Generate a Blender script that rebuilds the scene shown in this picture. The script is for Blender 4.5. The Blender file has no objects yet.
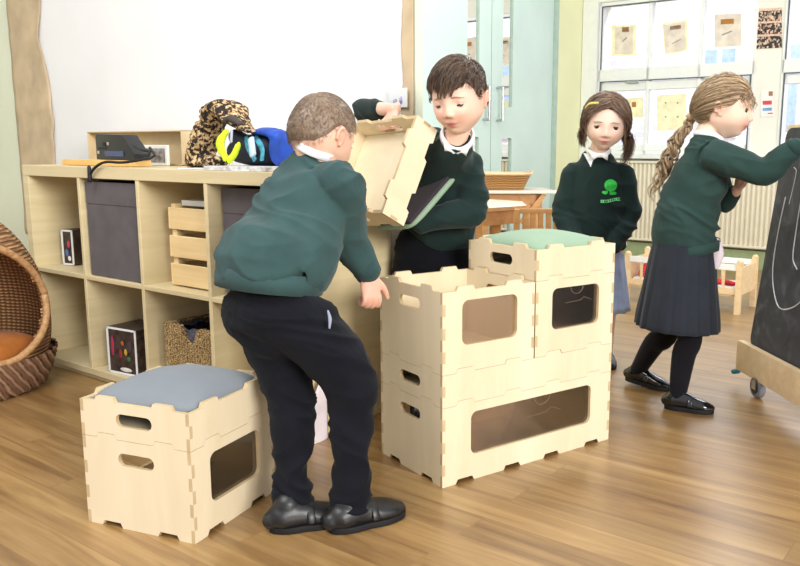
import bpy, bmesh, math, random
import numpy as np
from mathutils import Vector, Matrix, noise
from mathutils.bvhtree import BVHTree
random.seed(7); rng = np.random.default_rng(7)
sc = bpy.context.scene
COL = sc.collection
PI = math.pi
R = math.radians

# ------------------------------------------------------------------ camera
F_PX, PITCH, ROLL, CAM_H, CX = 797.0, .16387, .0064, .817, 468.5
def setup_camera():
    cd = bpy.data.cameras.new('camera'); co = bpy.data.objects.new('camera', cd); COL.objects.link(co)
    cd.sensor_width = 36; cd.lens = F_PX/800*36; cd.shift_x = -(CX-400)/800
    cd.clip_start = .05; cd.clip_end = 200
    c, s = math.cos(PITCH), math.sin(PITCH)
    r = Vector((1, 0, 0)); u = Vector((0, s, c)); b = Vector((0, -c, s))
    cr, sr = math.cos(ROLL), math.sin(ROLL)
    r2 = r*cr+u*sr; u2 = -r*sr+u*cr
    m = Matrix((r2, u2, b)).transposed().to_4x4(); m.translation = (0, 0, CAM_H)
    co.matrix_world = m
    sc.camera = co
setup_camera()

# ------------------------------------------------------------------ light and exposure
sc.view_settings.view_transform = 'Standard'; sc.view_settings.look = 'None'
sc.view_settings.gamma = 1; sc.view_settings.use_curve_mapping = False
sc.view_settings.exposure = 0.72
def setup_world():
    w = bpy.data.worlds.new('daylight'); sc.world = w; w.use_nodes = True
    bg = w.node_tree.nodes['Background']
    bg.inputs[0].default_value = (.93, .965, 1, 1); bg.inputs[1].default_value = .5
setup_world()
def area(name, loc, target, sx, sy, power, col=(1, 1, 1)):
    l = bpy.data.lights.new(name, 'AREA'); l.shape = 'RECTANGLE'; l.size = sx; l.size_y = sy
    l.energy = power; l.color = col
    o = bpy.data.objects.new(name, l); COL.objects.link(o); o.location = loc
    o.rotation_euler = (Vector(target)-Vector(loc)).to_track_quat('-Z', 'Y').to_euler()
    return o
area('daylight_window', (3.2, -2.9, 2.3), (0, 2.3, .4), 2.6, 1.6, 235, (1, .97, .92))
area('outdoor_daylight', (4.2, 7.2, 4.6), (5.6, 8.9, 1.6), 7, 3, 270, (.97, .98, 1))
area('outdoor_sky_over_windows', (3.6, 7.0, 4.0), (1.1, 3.4, 0), 2.6, 1.2, 120, (.97, .98, 1))
area('ceiling_panel_light_left', (-1.3, .9, 2.7), (-1.3, 1.4, 0), 1.4, 1.4, 36, (1, .99, .97))  # unseen fill lamp, added to whiten the display wall
area('ceiling_panel_light', (.3, 3.4, 2.75), (.3, 3.4, 0), 1.6, 1.6, 22, (1, .98, .95))

# ------------------------------------------------------------------ pixel <-> point helpers (to measure the place)
def ray(u, v):
    X = u-CX; Y = v-283; cr, sr = math.cos(ROLL), math.sin(ROLL)
    x = X*cr+Y*sr; y = -X*sr+Y*cr
    c, s = math.cos(PITCH), math.sin(PITCH)
    return Vector((x/F_PX, c+(-y/F_PX)*s, -s+(-y/F_PX)*c))
EYE = Vector((0, 0, CAM_H))
def J(u, v, Y):
    r = ray(u, v); return EYE+r*(Y/r.y)
def on_plane(u, v, p0, n):
    r = ray(u, v); return EYE+r*((p0-EYE).dot(n)/r.dot(n))

# ------------------------------------------------------------------ materials
def lin(c):
    return tuple(((x/255)/12.92 if x/255 <= .04045 else ((x/255+.055)/1.055)**2.4) for x in c)
def rgba(c): return (*lin(c), 1)
class NT:
    def __init__(s, name):
        s.m = bpy.data.materials.new(name); s.m.use_nodes = True; s.t = s.m.node_tree
        s.b = s.t.nodes['Principled BSDF']; s.out = s.t.nodes['Material Output']
    def n(s, typ, **kw):
        x = s.t.nodes.new(typ)
        for k, v in kw.items():
            if k.startswith('_'): setattr(x, k[1:], v)
            else: x.inputs[k.replace('__', ' ')].default_value = v
        return x
    def l(s, a, b): s.t.links.new(a, b)
    def ramp(s, stops, fac):
        r = s.n('ShaderNodeValToRGB'); el = r.color_ramp.elements
        while len(el) < len(stops): el.new(.5)
        for e, (p, c) in zip(el, stops): e.position = p; e.color = rgba(c)
        s.l(fac, r.inputs[0]); return r.outputs[0]
    def coord(s, scale=(1, 1, 1), rot=(0, 0, 0), kind='Object'):
        tc = s.n('ShaderNodeTexCoord'); mp = s.n('ShaderNodeMapping'); mp.inputs['Scale'].default_value = scale; mp.inputs['Rotation'].default_value = rot
        s.l(tc.outputs[kind], mp.inputs[0]); return mp.outputs[0]
    def bump(s, h, strength=.3, dist=.002):
        b = s.n('ShaderNodeBump'); b.inputs['Strength'].default_value = strength; b.inputs['Distance'].default_value = dist
        s.l(h, b.inputs['Height']); s.l(b.outputs[0], s.b.inputs['Normal'])
def plain(name, c, rough=.5, metal=0, var=.06, scale=20, bump=0, spec=.5):
    t = NT(name); t.b.inputs['Roughness'].default_value = rough; t.b.inputs['Metallic'].default_value = metal
    t.b.inputs['Specular IOR Level'].default_value = spec
    nz = t.n('ShaderNodeTexNoise', Scale=scale, Detail=4.0); t.l(t.coord(), nz.inputs['Vector'])
    lo = tuple(max(0, x*(1-var)) for x in c); hi = tuple(min(255, x*(1+var)) for x in c)
    t.l(t.ramp([(.3, lo), (.7, hi)], nz.outputs[0]), t.b.inputs['Base Color'])
    if bump: t.bump(nz.outputs[0], bump)
    return t.m
def wood(name, a, b, scale=(3, 40, 40), rough=.5, detail=5, spec=.4, lines=True):
    t = NT(name); t.b.inputs['Roughness'].default_value = rough; t.b.inputs['Specular IOR Level'].default_value = spec
    co = t.coord(scale)
    nz = t.n('ShaderNodeTexNoise', Scale=1.0, Detail=float(detail), Roughness=.6, Distortion=.6); t.l(co, nz.inputs['Vector'])
    t.l(t.ramp([(.3, a), (.7, b)], nz.outputs[0]), t.b.inputs['Base Color'])
    return t.m
def fabric(name, c, var=.12, weave=900, rough=.95, sheen=.1, patch=None):
    t = NT(name); t.b.inputs['Roughness'].default_value = rough; t.b.inputs['Specular IOR Level'].default_value = .15
    t.b.inputs['Sheen Weight'].default_value = sheen; t.b.inputs['Sheen Roughness'].default_value = .5
    nz = t.n('ShaderNodeTexNoise', Scale=14.0, Detail=8.0); t.l(t.coord(), nz.inputs['Vector'])
    lo = tuple(x*(1-var) for x in c); hi = tuple(min(255, x*(1+var)) for x in c)
    t.l(t.ramp([(.3, lo), (.7, hi)], nz.outputs[0]), t.b.inputs['Base Color'])
    n2 = t.n('ShaderNodeTexNoise', Scale=float(weave), Detail=2.0); t.l(t.coord(), n2.inputs['Vector'])
    t.bump(n2.outputs[0], .25, .001)
    return t.m
def clear_pane(name, tint=(235, 228, 220), gloss=.12, rough=.03):
    t = NT(name); tr = t.n('ShaderNodeBsdfTransparent'); tr.inputs[0].default_value = rgba(tint)
    gl = t.n('ShaderNodeBsdfGlossy'); gl.inputs['Roughness'].default_value = rough
    fr = t.n('ShaderNodeFresnel', IOR=1.45); mx = t.n('ShaderNodeMixShader'); ad = t.n('ShaderNodeMath', _operation='ADD'); ad.inputs[1].default_value = gloss*.4
    t.l(fr.outputs[0], ad.inputs[0]); t.l(ad.outputs[0], mx.inputs[0]); t.l(tr.outputs[0], mx.inputs[1]); t.l(gl.outputs[0], mx.inputs[2])
    t.l(mx.outputs[0], t.out.inputs[0]); return t.m
def vcol_mat(name, rough=.5, sss=0, spec=.4, nscale=0, namp=.1, bump=0):
    t = NT(name); t.b.inputs['Roughness'].default_value = rough; t.b.inputs['Specular IOR Level'].default_value = spec
    at = t.n('ShaderNodeVertexColor'); at.layer_name = 'Col'
    src = at.outputs[0]
    if nscale:
        nz = t.n('ShaderNodeTexNoise', Scale=float(nscale), Detail=4.0); t.l(t.coord(), nz.inputs['Vector'])
        mr = t.n('ShaderNodeMapRange'); mr.inputs['From Min'].default_value = .3; mr.inputs['From Max'].default_value = .7
        mr.inputs['To Min'].default_value = 1-namp; mr.inputs['To Max'].default_value = 1+namp
        t.l(nz.outputs[0], mr.inputs[0])
        vm = t.n('ShaderNodeVectorMath', _operation='SCALE'); t.l(src, vm.inputs[0]); t.l(mr.outputs[0], vm.inputs['Scale']); src = vm.outputs[0]
        if bump: t.bump(nz.outputs[0], bump, .002)
    t.l(src, t.b.inputs['Base Color'])
    if sss:
        t.b.inputs['Subsurface Weight'].default_value = sss; t.b.inputs['Subsurface Radius'].default_value = (.012, .004, .002); t.b.inputs['Subsurface Scale'].default_value = .5
    return t.m
def floor_mat():
    t = NT('oak_vinyl'); yaw = R(35.5)
    tc = t.n('ShaderNodeTexCoord'); mp = t.n('ShaderNodeMapping'); mp.inputs['Rotation'].default_value = (0, 0, yaw); t.l(tc.outputs['Object'], mp.inputs[0])
    br = t.n('ShaderNodeTexBrick'); br.offset = .37; br.inputs['Scale'].default_value = 1; br.inputs['Brick Width'].default_value = .95; br.inputs['Row Height'].default_value = .1
    br.inputs['Mortar Size'].default_value = .0012; br.inputs['Color1'].default_value = (0, 0, 0, 1); br.inputs['Color2'].default_value = (1, 1, 1, 1); br.inputs['Mortar'].default_value = (.2, .2, .2, 1)
    br.inputs['Bias'].default_value = 0
    t.l(mp.outputs[0], br.inputs['Vector'])
    # grain, displaced per plank
    add = t.n('ShaderNodeVectorMath', _operation='MULTIPLY_ADD'); add.inputs[1].default_value = (7, 13, 0); t.l(br.outputs['Color'], add.inputs[0]); t.l(mp.outputs[0], add.inputs[2])
    sc_ = t.n('ShaderNodeMapping'); sc_.inputs['Scale'].default_value = (2.2, 34, 1); t.l(add.outputs[0], sc_.inputs[0])
    n1 = t.n('ShaderNodeTexNoise', Scale=1.0, Detail=7.0, Roughness=.62, Distortion=.8); t.l(sc_.outputs[0], n1.inputs['Vector'])
    sc2 = t.n('ShaderNodeMapping'); sc2.inputs['Scale'].default_value = (.9, 7, 1); t.l(add.outputs[0], sc2.inputs[0])
    n2 = t.n('ShaderNodeTexNoise', Scale=1.0, Detail=3.0); t.l(sc2.outputs[0], n2.inputs['Vector'])
    mx = t.n('ShaderNodeMath', _operation='MULTIPLY_ADD'); mx.inputs[1].default_value = .55; t.l(n1.outputs[0], mx.inputs[0])
    m2 = t.n('ShaderNodeMath', _operation='MULTIPLY'); m2.inputs[1].default_value = .45; t.l(n2.outputs[0], m2.inputs[0]); t.l(m2.outputs[0], mx.inputs[2])
    col = t.ramp([(.34, (112, 80, 44)), (.47, (147, 112, 66)), (.56, (164, 130, 81)), (.68, (180, 146, 96))], mx.outputs[0])
    mm = t.n('ShaderNodeMix'); mm.data_type = 'RGBA'; mm.blend_type = 'MULTIPLY'; mm.inputs[0].default_value = .4
    t.l(col, mm.inputs[6])
    t.l(t.ramp([(0, (205, 200, 195)), (1, (255, 252, 248))], br.outputs['Color']), mm.inputs[7])
    m3 = t.n('ShaderNodeMix'); m3.data_type = 'RGBA'; t.l(br.outputs['Fac'], m3.inputs[0]); t.l(mm.outputs[2], m3.inputs[6]); m3.inputs[7].default_value = rgba((132, 94, 54))
    t.l(m3.outputs[2], t.b.inputs['Base Color'])
    t.b.inputs['Specular IOR Level'].default_value = .8; t.b.inputs['Coat Weight'].default_value = .45; t.b.inputs['Coat Roughness'].default_value = .34
    rn = t.n('ShaderNodeTexNoise', Scale=5.0, Detail=3.0); t.l(tc.outputs['Object'], rn.inputs['Vector'])
    rr = t.n('ShaderNodeMapRange'); rr.inputs['To Min'].default_value = .26; rr.inputs['To Max'].default_value = .42; t.l(rn.outputs[0], rr.inputs[0]); t.l(rr.outputs[0], t.b.inputs['Roughness'])
    t.bump(n1.outputs[0], .06, .001)
    return t.m
M = {}
M['floor'] = floor_mat()
M['ply'] = wood('birch_plywood', (218, 201, 168), (232, 217, 188), (6, 6, 1.2), .55)
M['ply_edge'] = plain('plywood_cut_edge', (196, 172, 132), .6)
M['pane'] = clear_pane('acrylic_pane', (244, 232, 222), .62, .12)
M['glass'] = clear_pane('window_glass', (250, 252, 255), .05, .02)
M['curve_tone'] = plain('pane_curve', (150, 128, 112), .4)
M['shelfwood'] = wood('pale_laminate', (208, 190, 148), (222, 206, 166), (2, 2, 26), .45)
M['shelfback'] = wood('pale_back_board', (206, 186, 148), (218, 200, 164), (2, 2, 12), .55)
M['sheet'] = plain('white_display_paper', (240, 240, 241), .9, var=.012, scale=3)
M['kraft'] = plain('crumpled_kraft_paper', (200, 178, 146), .85, var=.07, scale=9, bump=.5)
M['greenwall'] = plain('pale_green_paint', (224, 228, 206), .8, var=.02, scale=3)
M['yellowwall'] = plain('pale_lime_paint', (230, 232, 190), .8, var=.015, scale=3)
M['cream'] = plain('cream_paint', (238, 236, 226), .7, var=.015, scale=3)
M['white'] = plain('white_gloss_paint', (236, 238, 236), .4, var=.01)
M['door'] = plain('pale_aqua_door', (198, 220, 214), .45, var=.015, scale=4)
M['doorframe'] = plain('door_frame_green', (170, 192, 180), .5, var=.03)
M['steel'] = plain('brushed_steel', (190, 192, 192), .35, 1)
M['skirting'] = plain('sage_skirting', (150, 164, 122), .5, var=.04)
M['seal'] = plain('dark_window_seal', (84, 92, 98), .6)
M['greyfab'] = fabric('grey_box_fabric', (92, 86, 88), .06, 400)
M['cush_grey'] = fabric('grey_cushion_cover', (122, 128, 134), .015, 700)
M['cush_green'] = fabric('mint_cushion_cover', (138, 162, 138), .015, 700)
M['cush_base'] = fabric('dark_underside_cloth', (58, 48, 56), .05, 700)
M['pine'] = wood('pine_slats', (222, 190, 134), (240, 214, 164), (2, 6, 40), .5)
M['beech'] = wood('orange_beech', (196, 140, 84), (216, 164, 106), (3, 30, 30), .4)
M['lightbeech'] = wood('light_beech', (220, 190, 146), (236, 210, 170), (3, 30, 30), .45)
M['tabletop'] = plain('pale_laminate_top', (238, 228, 216), .3, var=.02)
M['sweater'] = fabric('bottle_green_knit', (42, 64, 60), .06, 900)
M['sweater_teal'] = fabric('lit_green_knit', (52, 76, 76), .07, 900)  # light on the crouching boy's knit is put into this paler green
M['sweater_dk'] = fabric('deep_green_knit', (28, 44, 42), .06, 900)
M['navy'] = fabric('navy_trouser_cloth', (17, 18, 25), .1, 1200, sheen=.05)
M['skirtcloth'] = fabric('charcoal_skirt_cloth', (40, 44, 52), .06, 1200, sheen=.15)
M['tights'] = fabric('black_tights', (20, 18, 24), .2, 1200, sheen=.1)
M['shirt'] = fabric('white_shirt_cotton', (238, 238, 240), .02, 900)
M['shoe'] = plain('black_shoe_leather', (22, 22, 24), .42, var=.25, scale=60, bump=.15, spec=.6)
M['sole'] = plain('black_rubber_sole', (26, 26, 27), .6, spec=.3)
M['gingham'] = fabric('blue_summer_dress_cloth', (170, 186, 222), .12, 500)
M['black'] = plain('black_plastic', (28, 28, 31), .35)
M['blackmatt'] = plain('matt_black_cable', (20, 20, 21), .6)
M['skin'] = vcol_mat('skin', .5, .12, .35)
M['hair'] = vcol_mat('hair', .45, 0, .45, 500, .25, .3)
M['vc'] = vcol_mat('coloured_print', .6)
M['vcpat'] = vcol_mat('woven_cane', .65, 0, .3, 120, .15)

# ------------------------------------------------------------------ object helpers
def tag(o, label=None, cat=None, group=None, kind=None):
    if label: o['label'] = label
    if cat: o['category'] = cat
    if group: o['group'] = group
    if kind: o['kind'] = kind
    return o
def empty(name, loc, label, cat, group=None, rz=0, mat=None):
    o = bpy.data.objects.new(name, None); COL.objects.link(o); o.empty_display_size = .1
    o.location = loc; o.rotation_euler = (0, 0, rz)
    if mat is not None: o.matrix_world = mat
    return tag(o, label, cat, group)
class MB:
    def __init__(s): s.v = []; s.f = []; s.mi = []
    def add(s, vs, fs, mi=0):
        k = len(s.v); s.v += [tuple(v) for v in vs]; s.f += [tuple(i+k for i in f) for f in fs]; s.mi += [mi]*len(fs); return s
    def box(s, a, b, mi=0, M4=None):
        x0, y0, z0 = a; x1, y1, z1 = b
        vs = [Vector(p) for p in [(x0,y0,z0),(x1,y0,z0),(x1,y1,z0),(x0,y1,z0),(x0,y0,z1),(x1,y0,z1),(x1,y1,z1),(x0,y1,z1)]]
        if M4 is not None: vs = [M4 @ v for v in vs]
        return s.add(vs, [(0,3,2,1),(4,5,6,7),(0,1,5,4),(1,2,6,5),(2,3,7,6),(3,0,4,7)], mi)
    def bar(s, p, q, w, h, mi=0, up=(0, 0, 1)):
        p = Vector(p); q = Vector(q); d = q-p; L = d.length; d.normalize(); up = Vector(up)
        if abs(d.dot(up)) > .98: up = Vector((0, 1, 0))
        sd = d.cross(up).normalized(); u = sd.cross(d)
        m = Matrix((d, sd, u)).transposed().to_4x4(); m.translation = p
        return s.box((0, -w/2, -h/2), (L, w/2, h/2), mi, m)
    def loft(s, pts, rads, side=(0, 1, 0), n=18, sub=4, mi=0, cap=True):
        vs, fs = loft(pts, rads, side, n, sub, cap); return s.add(vs, fs, mi)
    def mesh(s, name='m'):
        me = bpy.data.meshes.new(name); me.from_pydata(s.v, [], s.f)
        if any(s.mi): me.polygons.foreach_set('material_index', s.mi)
        me.update(); return me
def catmull(P, sub):
    P = np.asarray(P, float); n = len(P)
    if n < 3 or sub <= 1:
        return P
    E = np.vstack([2*P[0]-P[1], P, 2*P[-1]-P[-2]]); out = []
    for i in range(n-1):
        p0, p1, p2, p3 = E[i:i+4]
        for k in range(sub):
            t = k/sub
            out.append(.5*((2*p1)+(-p0+p2)*t+(2*p0-5*p1+4*p2-p3)*t*t+(-p0+3*p1-3*p2+p3)*t**3))
    out.append(P[-1]); return np.array(out)
def loft(pts, rads, side=(0, 1, 0), n=18, sub=4, cap=True):
    P = np.array([list(p) for p in pts], float)
    Rr = np.array([(r, r) if not hasattr(r, '__len__') else r for r in rads], float)
    S = np.array(side, float); S = np.tile(S, (len(P), 1)) if S.ndim == 1 else S
    A = catmull(np.hstack([P, Rr, S]), sub); P, Rr, S = A[:, :3], np.abs(A[:, 3:5]), A[:, 5:]
    T = np.gradient(P, axis=0); T /= np.linalg.norm(T, axis=1)[:, None]+1e-12
    S = S-T*(S*T).sum(1)[:, None]; S /= np.linalg.norm(S, axis=1)[:, None]+1e-12
    N = np.cross(T, S); th = np.arange(n)/n*2*PI; rings = []
    def ring(p, s, nn, a, b): return p+np.outer(np.cos(th), s)*a+np.outer(np.sin(th), nn)*b
    ck = .22 if n >= 26 else 1   # garments end nearly flat
    if cap:
        for k in (75, 50, 25):
            a = R(k); r = Rr[0].min(); rings.append(ring(P[0]-T[0]*r*ck*math.sin(a), S[0], N[0], Rr[0][0]*math.cos(a), Rr[0][1]*math.cos(a)))
    for i in range(len(P)): rings.append(ring(P[i], S[i], N[i], *Rr[i]))
    if cap:
        for k in (25, 50, 75):
            a = R(k); r = Rr[-1].min(); rings.append(ring(P[-1]+T[-1]*r*ck*math.sin(a), S[-1], N[-1], Rr[-1][0]*math.cos(a), Rr[-1][1]*math.cos(a)))
    vs = np.vstack(rings); m = len(rings); fs = []
    for i in range(m-1):
        for j in range(n):
            a = i*n+j; b = i*n+(j+1) % n; fs.append((a, b, b+n, a+n))
    fs.append(tuple(range(n-1, -1, -1))); fs.append(tuple(range((m-1)*n, m*n)))
    return vs.tolist(), fs
def smooth(me, on=True):
    me.polygons.foreach_set('use_smooth', [on]*len(me.polygons)); me.update(); return me
def autosmooth(me, ang=40):
    bm = bmesh.new(); bm.from_mesh(me)
    bmesh.ops.recalc_face_normals(bm, faces=bm.faces)
    for f in bm.faces: f.smooth = True
    for e in bm.edges: e.smooth = e.calc_face_angle(0) < R(ang) if len(e.link_faces) == 2 else False
    bm.to_mesh(me); bm.free(); return me
def bevel(me, w=.003, seg=2, ang=50):
    bm = bmesh.new(); bm.from_mesh(me); bmesh.ops.remove_doubles(bm, verts=bm.verts, dist=1e-6)
    bmesh.ops.recalc_face_normals(bm, faces=bm.faces)
    es = [e for e in bm.edges if len(e.link_faces) == 2 and e.calc_face_angle(0) > R(ang)]
    bmesh.ops.bevel(bm, geom=es, offset=w, segments=seg, profile=.7, affect='EDGES')
    for f in bm.faces: f.smooth = True
    bm.to_mesh(me); bm.free(); return autosmooth(me, 35)
def obj(name, me, mats, parent=None, world=False):
    """parent's local coordinates, or (world=True) world coordinates under an un-rotated Empty"""
    if isinstance(me, MB): me = me.mesh(name)
    me.name = name
    o = bpy.data.objects.new(name, me); COL.objects.link(o)
    for m in (mats if isinstance(mats, (list, tuple)) else [mats]): me.materials.append(M[m] if isinstance(m, str) else m)
    if parent is not None:
        if world:
            r = parent
            while r.parent: r = r.parent
            me.transform(r.matrix_basis.inverted())
        o.parent = parent
    return o
def top(name, me, mats, label, cat, group=None, kind=None):
    """a thing that is one mesh; its origin moves to the middle of its base"""
    if isinstance(me, MB): me = me.mesh(name)
    co = np.empty(len(me.vertices)*3); me.vertices.foreach_get('co', co); co = co.reshape(-1, 3)
    c = Vector(((co[:, 0].min()+co[:, 0].max())/2, (co[:, 1].min()+co[:, 1].max())/2, co[:, 2].min()))
    me.transform(Matrix.Translation(-c))
    o = obj(name, me, mats); o.location = c
    return tag(o, label, cat, group, kind)
def struct(name, me, mats, parent=None):
    o = obj(name, me, mats, parent)
    if parent is None: o['kind'] = 'structure'
    return o
def evaluated(o):
    dg = bpy.context.evaluated_depsgraph_get(); dg.update()
    me = bpy.data.meshes.new_from_object(o.evaluated_get(dg), depsgraph=dg)
    return me
def remesh(mb, voxel=.005, it=4, fac=.5):
    me = mb.mesh('tmp') if isinstance(mb, MB) else mb
    o = bpy.data.objects.new('tmp', me); COL.objects.link(o)
    r = o.modifiers.new('r', 'REMESH'); r.mode = 'VOXEL'; r.voxel_size = voxel
    if it: s = o.modifiers.new('s', 'SMOOTH'); s.factor = fac; s.iterations = it
    out = evaluated(o); bpy.data.objects.remove(o); bpy.data.meshes.remove(me)
    out.materials.clear(); return smooth(out)
def verts(me):
    co = np.empty(len(me.vertices)*3); me.vertices.foreach_get('co', co); return co.reshape(-1, 3)
def normals(me):
    no = np.empty(len(me.vertices)*3); me.vertex_normals.foreach_get('vector', no); return no.reshape(-1, 3)
def set_verts(me, co): me.vertices.foreach_set('co', co.ravel()); me.update()
def folds(me, amp=.004, f=(14, 14, 34), seed=0, mask=None, fine=.0):
    """soft cloth folds: broad ridges pushed out along the normals"""
    co = verts(me); no = normals(me); d = np.empty(len(co)); off = Vector((seed*3.1, seed*7.7, seed))
    for i, c in enumerate(co):
        q = Vector((c[0]*f[0]+c[2]*3, c[1]*f[1], c[2]*f[2]+c[0]*5))+off
        w = noise.noise(q*.4+Vector((9, 2, 4)))
        a = noise.noise(q+Vector((w, w, w))*1.5)
        d[i] = (.55-2.6*abs(a)**.8)*(.55+.9*max(0, w+.25))
    d *= amp
    if mask is not None: d *= mask(co)
    set_verts(me, co+no*d[:, None]); return me
def paint(me, cols):
    at = me.color_attributes.new('Col', 'FLOAT_COLOR', 'POINT')
    c = np.ones((len(me.vertices), 4)); c[:, :3] = cols; at.data.foreach_set('color', c.ravel()); return me
def flat_shape(loops, t):
    """outline(s) in XY (first the outer one, then holes), extruded to thickness t around z=0; cut edges get material 1"""
    cu = bpy.data.curves.new('c', 'CURVE'); cu.dimensions = '2D'; cu.fill_mode = 'BOTH'; cu.extrude = t/2
    for lp in loops:
        sp = cu.splines.new('POLY'); sp.points.add(len(lp)-1); sp.use_cyclic_u = True
        for p, (x, y) in zip(sp.points, lp): p.co = (x, y, 0, 1)
    o = bpy.data.objects.new('c', cu); COL.objects.link(o); me = evaluated(o)
    bpy.data.objects.remove(o); bpy.data.curves.remove(cu); me.materials.clear()
    bm = bmesh.new(); bm.from_mesh(me); bmesh.ops.remove_doubles(bm, verts=bm.verts, dist=1e-6); bmesh.ops.recalc_face_normals(bm, faces=bm.faces)
    for f in bm.faces: f.smooth = False; f.material_index = 0 if abs(f.normal.z) > .5 else 1
    bm.to_mesh(me); bm.free(); return me
def rrect(x0, y0, x1, y1, r, n=5):
    out = []
    for cx, cy, a0 in ((x1-r, y0+r, -90), (x1-r, y1-r, 0), (x0+r, y1-r, 90), (x0+r, y0+r, 180)):
        for k in range(n+1):
            a = R(a0+90*k/n); out.append((cx+r*math.cos(a), cy+r*math.sin(a)))
    return out
def frame(o, ax, ay, az):
    m = Matrix((Vector(ax), Vector(ay), Vector(az))).transposed().to_4x4(); m.translation = o; return m
def tube(pts, r, n=8, sub=5, cap=True):
    mb = MB(); mb.loft(pts, [r]*len(pts), (.31, .74, .6), n, sub, cap=cap); return mb
def cyl(mb, p, q, r, n=16, r2=None, mi=0):
    p = Vector(p); q = Vector(q); d = (q-p).normalized(); s = d.orthogonal().normalized(); u = d.cross(s)
    r2 = r if r2 is None else r2; vs = []
    for c, rr in ((p, r), (q, r2)):
        for k in range(n):
            a = 2*PI*k/n; vs.append(c+s*rr*math.cos(a)+u*rr*math.sin(a))
    fs = [(k, (k+1) % n, n+(k+1) % n, n+k) for k in range(n)]+[tuple(range(n-1, -1, -1)), tuple(range(n, 2*n))]
    mb.add(vs, fs, mi); return mb
def ellipsoid(mb, c, r, rot=None, n=16, m=10, mi=0):
    vs = []; fs = []; c = Vector(c)
    for i in range(1, m):
        th = PI*i/m
        for j in range(n):
            ph = 2*PI*j/n; v = Vector((r[0]*math.sin(th)*math.cos(ph), r[1]*math.sin(th)*math.sin(ph), r[2]*math.cos(th)))
            if rot is not None: v = rot @ v
            vs.append(c+v)
    t = Vector((0, 0, r[2])); b = Vector((0, 0, -r[2]))
    if rot is not None: t = rot @ t; b = rot @ b
    k = len(vs); vs += [c+t, c+b]
    for i in range(m-2):
        for j in range(n): fs.append((i*n+j, (i+1)*n+j, (i+1)*n+(j+1) % n, i*n+(j+1) % n))
    for j in range(n):
        fs.append((k, j, (j+1) % n)); fs.append((k+1, (m-2)*n+(j+1) % n, (m-2)*n+j))
    mb.add(vs, fs, mi); return mb

# ================================================================== THE ROOM
UX = Vector((.8145, -.5802, 0)); UY = Vector((.5802, .8145, 0))      # along / across the display wall
SHELF_O = Vector((-1.661, 2.988, 0))
WALL_O = SHELF_O+UY*.47
CORNER = Vector((.896, 6.50, 0)); WDIR = UX.copy(); DDIR = -UY
def wall_tz(u, v): p = on_plane(u, v, WALL_O, UY); d = p-WALL_O; return d.dot(UX), p.z
def win_sz(u, v): p = on_plane(u, v, CORNER, UY); return (p-CORNER).dot(WDIR), p.z
def door_tz(u, v): p = on_plane(u, v, CORNER, UX); return (p-CORNER).dot(DDIR), p.z
WM = frame(WALL_O, UX, UY, (0, 0, 1))           # display wall frame: x along, y away from the room side, z up
WINM = frame(CORNER, WDIR, UY, (0, 0, 1))
DM = frame(CORNER, DDIR, -UX, (0, 0, 1))        # door wall: x along toward viewer, y away (behind the doors)

mb = MB(); mb.add([(-6, -4, 0), (7, -4, 0), (7, 9, 0), (-6, 9, 0)], [(0, 1, 2, 3)])
struct('floor', mb, 'floor')
# display wall: ends at the door side
t_end = wall_tz(415.5, 60)[0]
mb = MB(); mb.box((-2.2, 0, 0), (t_end, .035, 2.7), M4=WM); struct('wall_left', mb, 'greenwall')
# white paper sheet
tl = wall_tz(20, 120)[0]
mb = MB(); mb.box((tl+.1, -.004, .3), (t_end-.03, 0, 2.5), M4=WM); top('display_paper', mb, 'sheet', 'large white backing paper covering the display wall above the low shelf unit', 'paper')
def torn_strip(edge_l, edge_r, y0, amp, seed):
    """vertical paper strip between two edge polylines [(t,z)...], crumpled"""
    n = 60; m = 14; vs = []; fs = []
    zs = np.linspace(edge_l[0][1], edge_l[-1][1], n)
    L = np.interp(zs, [p[1] for p in edge_l], [p[0] for p in edge_l]); Rr = np.interp(zs, [p[1] for p in edge_r], [p[0] for p in edge_r])
    for i in range(n):
        for j in range(m):
            f = j/(m-1); x = L[i]*(1-f)+Rr[i]*f
            if j == m-1: x += .006*noise.noise(Vector((zs[i]*22, seed, 0)))
            d = abs(noise.noise(Vector((x*7+zs[i]*4, zs[i]*6-x*5, seed))))*amp*2
            vs.append(WM @ Vector((x, y0-.003-d, zs[i])))
    for i in range(n-1):
        for j in range(m-1): a = i*m+j; fs.append((a, a+1, a+m+1, a+m))
    o = MB().add(vs, fs); me = o.mesh(); smooth(me)
    bm = bmesh.new(); bm.from_mesh(me); bmesh.ops.solidify(bm, geom=bm.faces[:], thickness=-.001); bm.to_mesh(me); bm.free(); return me
def TL(u, v): return wall_tz(u, v)
tA = TL(22, 165)[0]
er = [TL(57, 165), TL(56, 120), TL(50.5, 78), TL(45, 55), TL(41, 38), TL(43, 0)]
er = [(er[0][0], .4)]+er+[(er[-1][0]+.01, 2.2)]
top('paper_border', torn_strip([(tA, .4), (tA, 2.2)], er, -.004, .006, 1), 'kraft', 'wide torn brown kraft paper strip at the left edge of the white display wall', 'paper border')
er2 = [(t_end-.002, .5), (t_end-.002, 2.2)]
el2 = [TL(404, 130), TL(402, 100), TL(405, 80), TL(403, 45), TL(404, 0)]
el2 = [(el2[0][0], .5)]+el2+[(el2[-1][0], 2.2)]
me = torn_strip(er2, el2, -.004, .004, 5)
top('paper_border', me, 'kraft', 'narrow brown paper strip down the right end of the white display wall', 'paper border')
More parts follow.
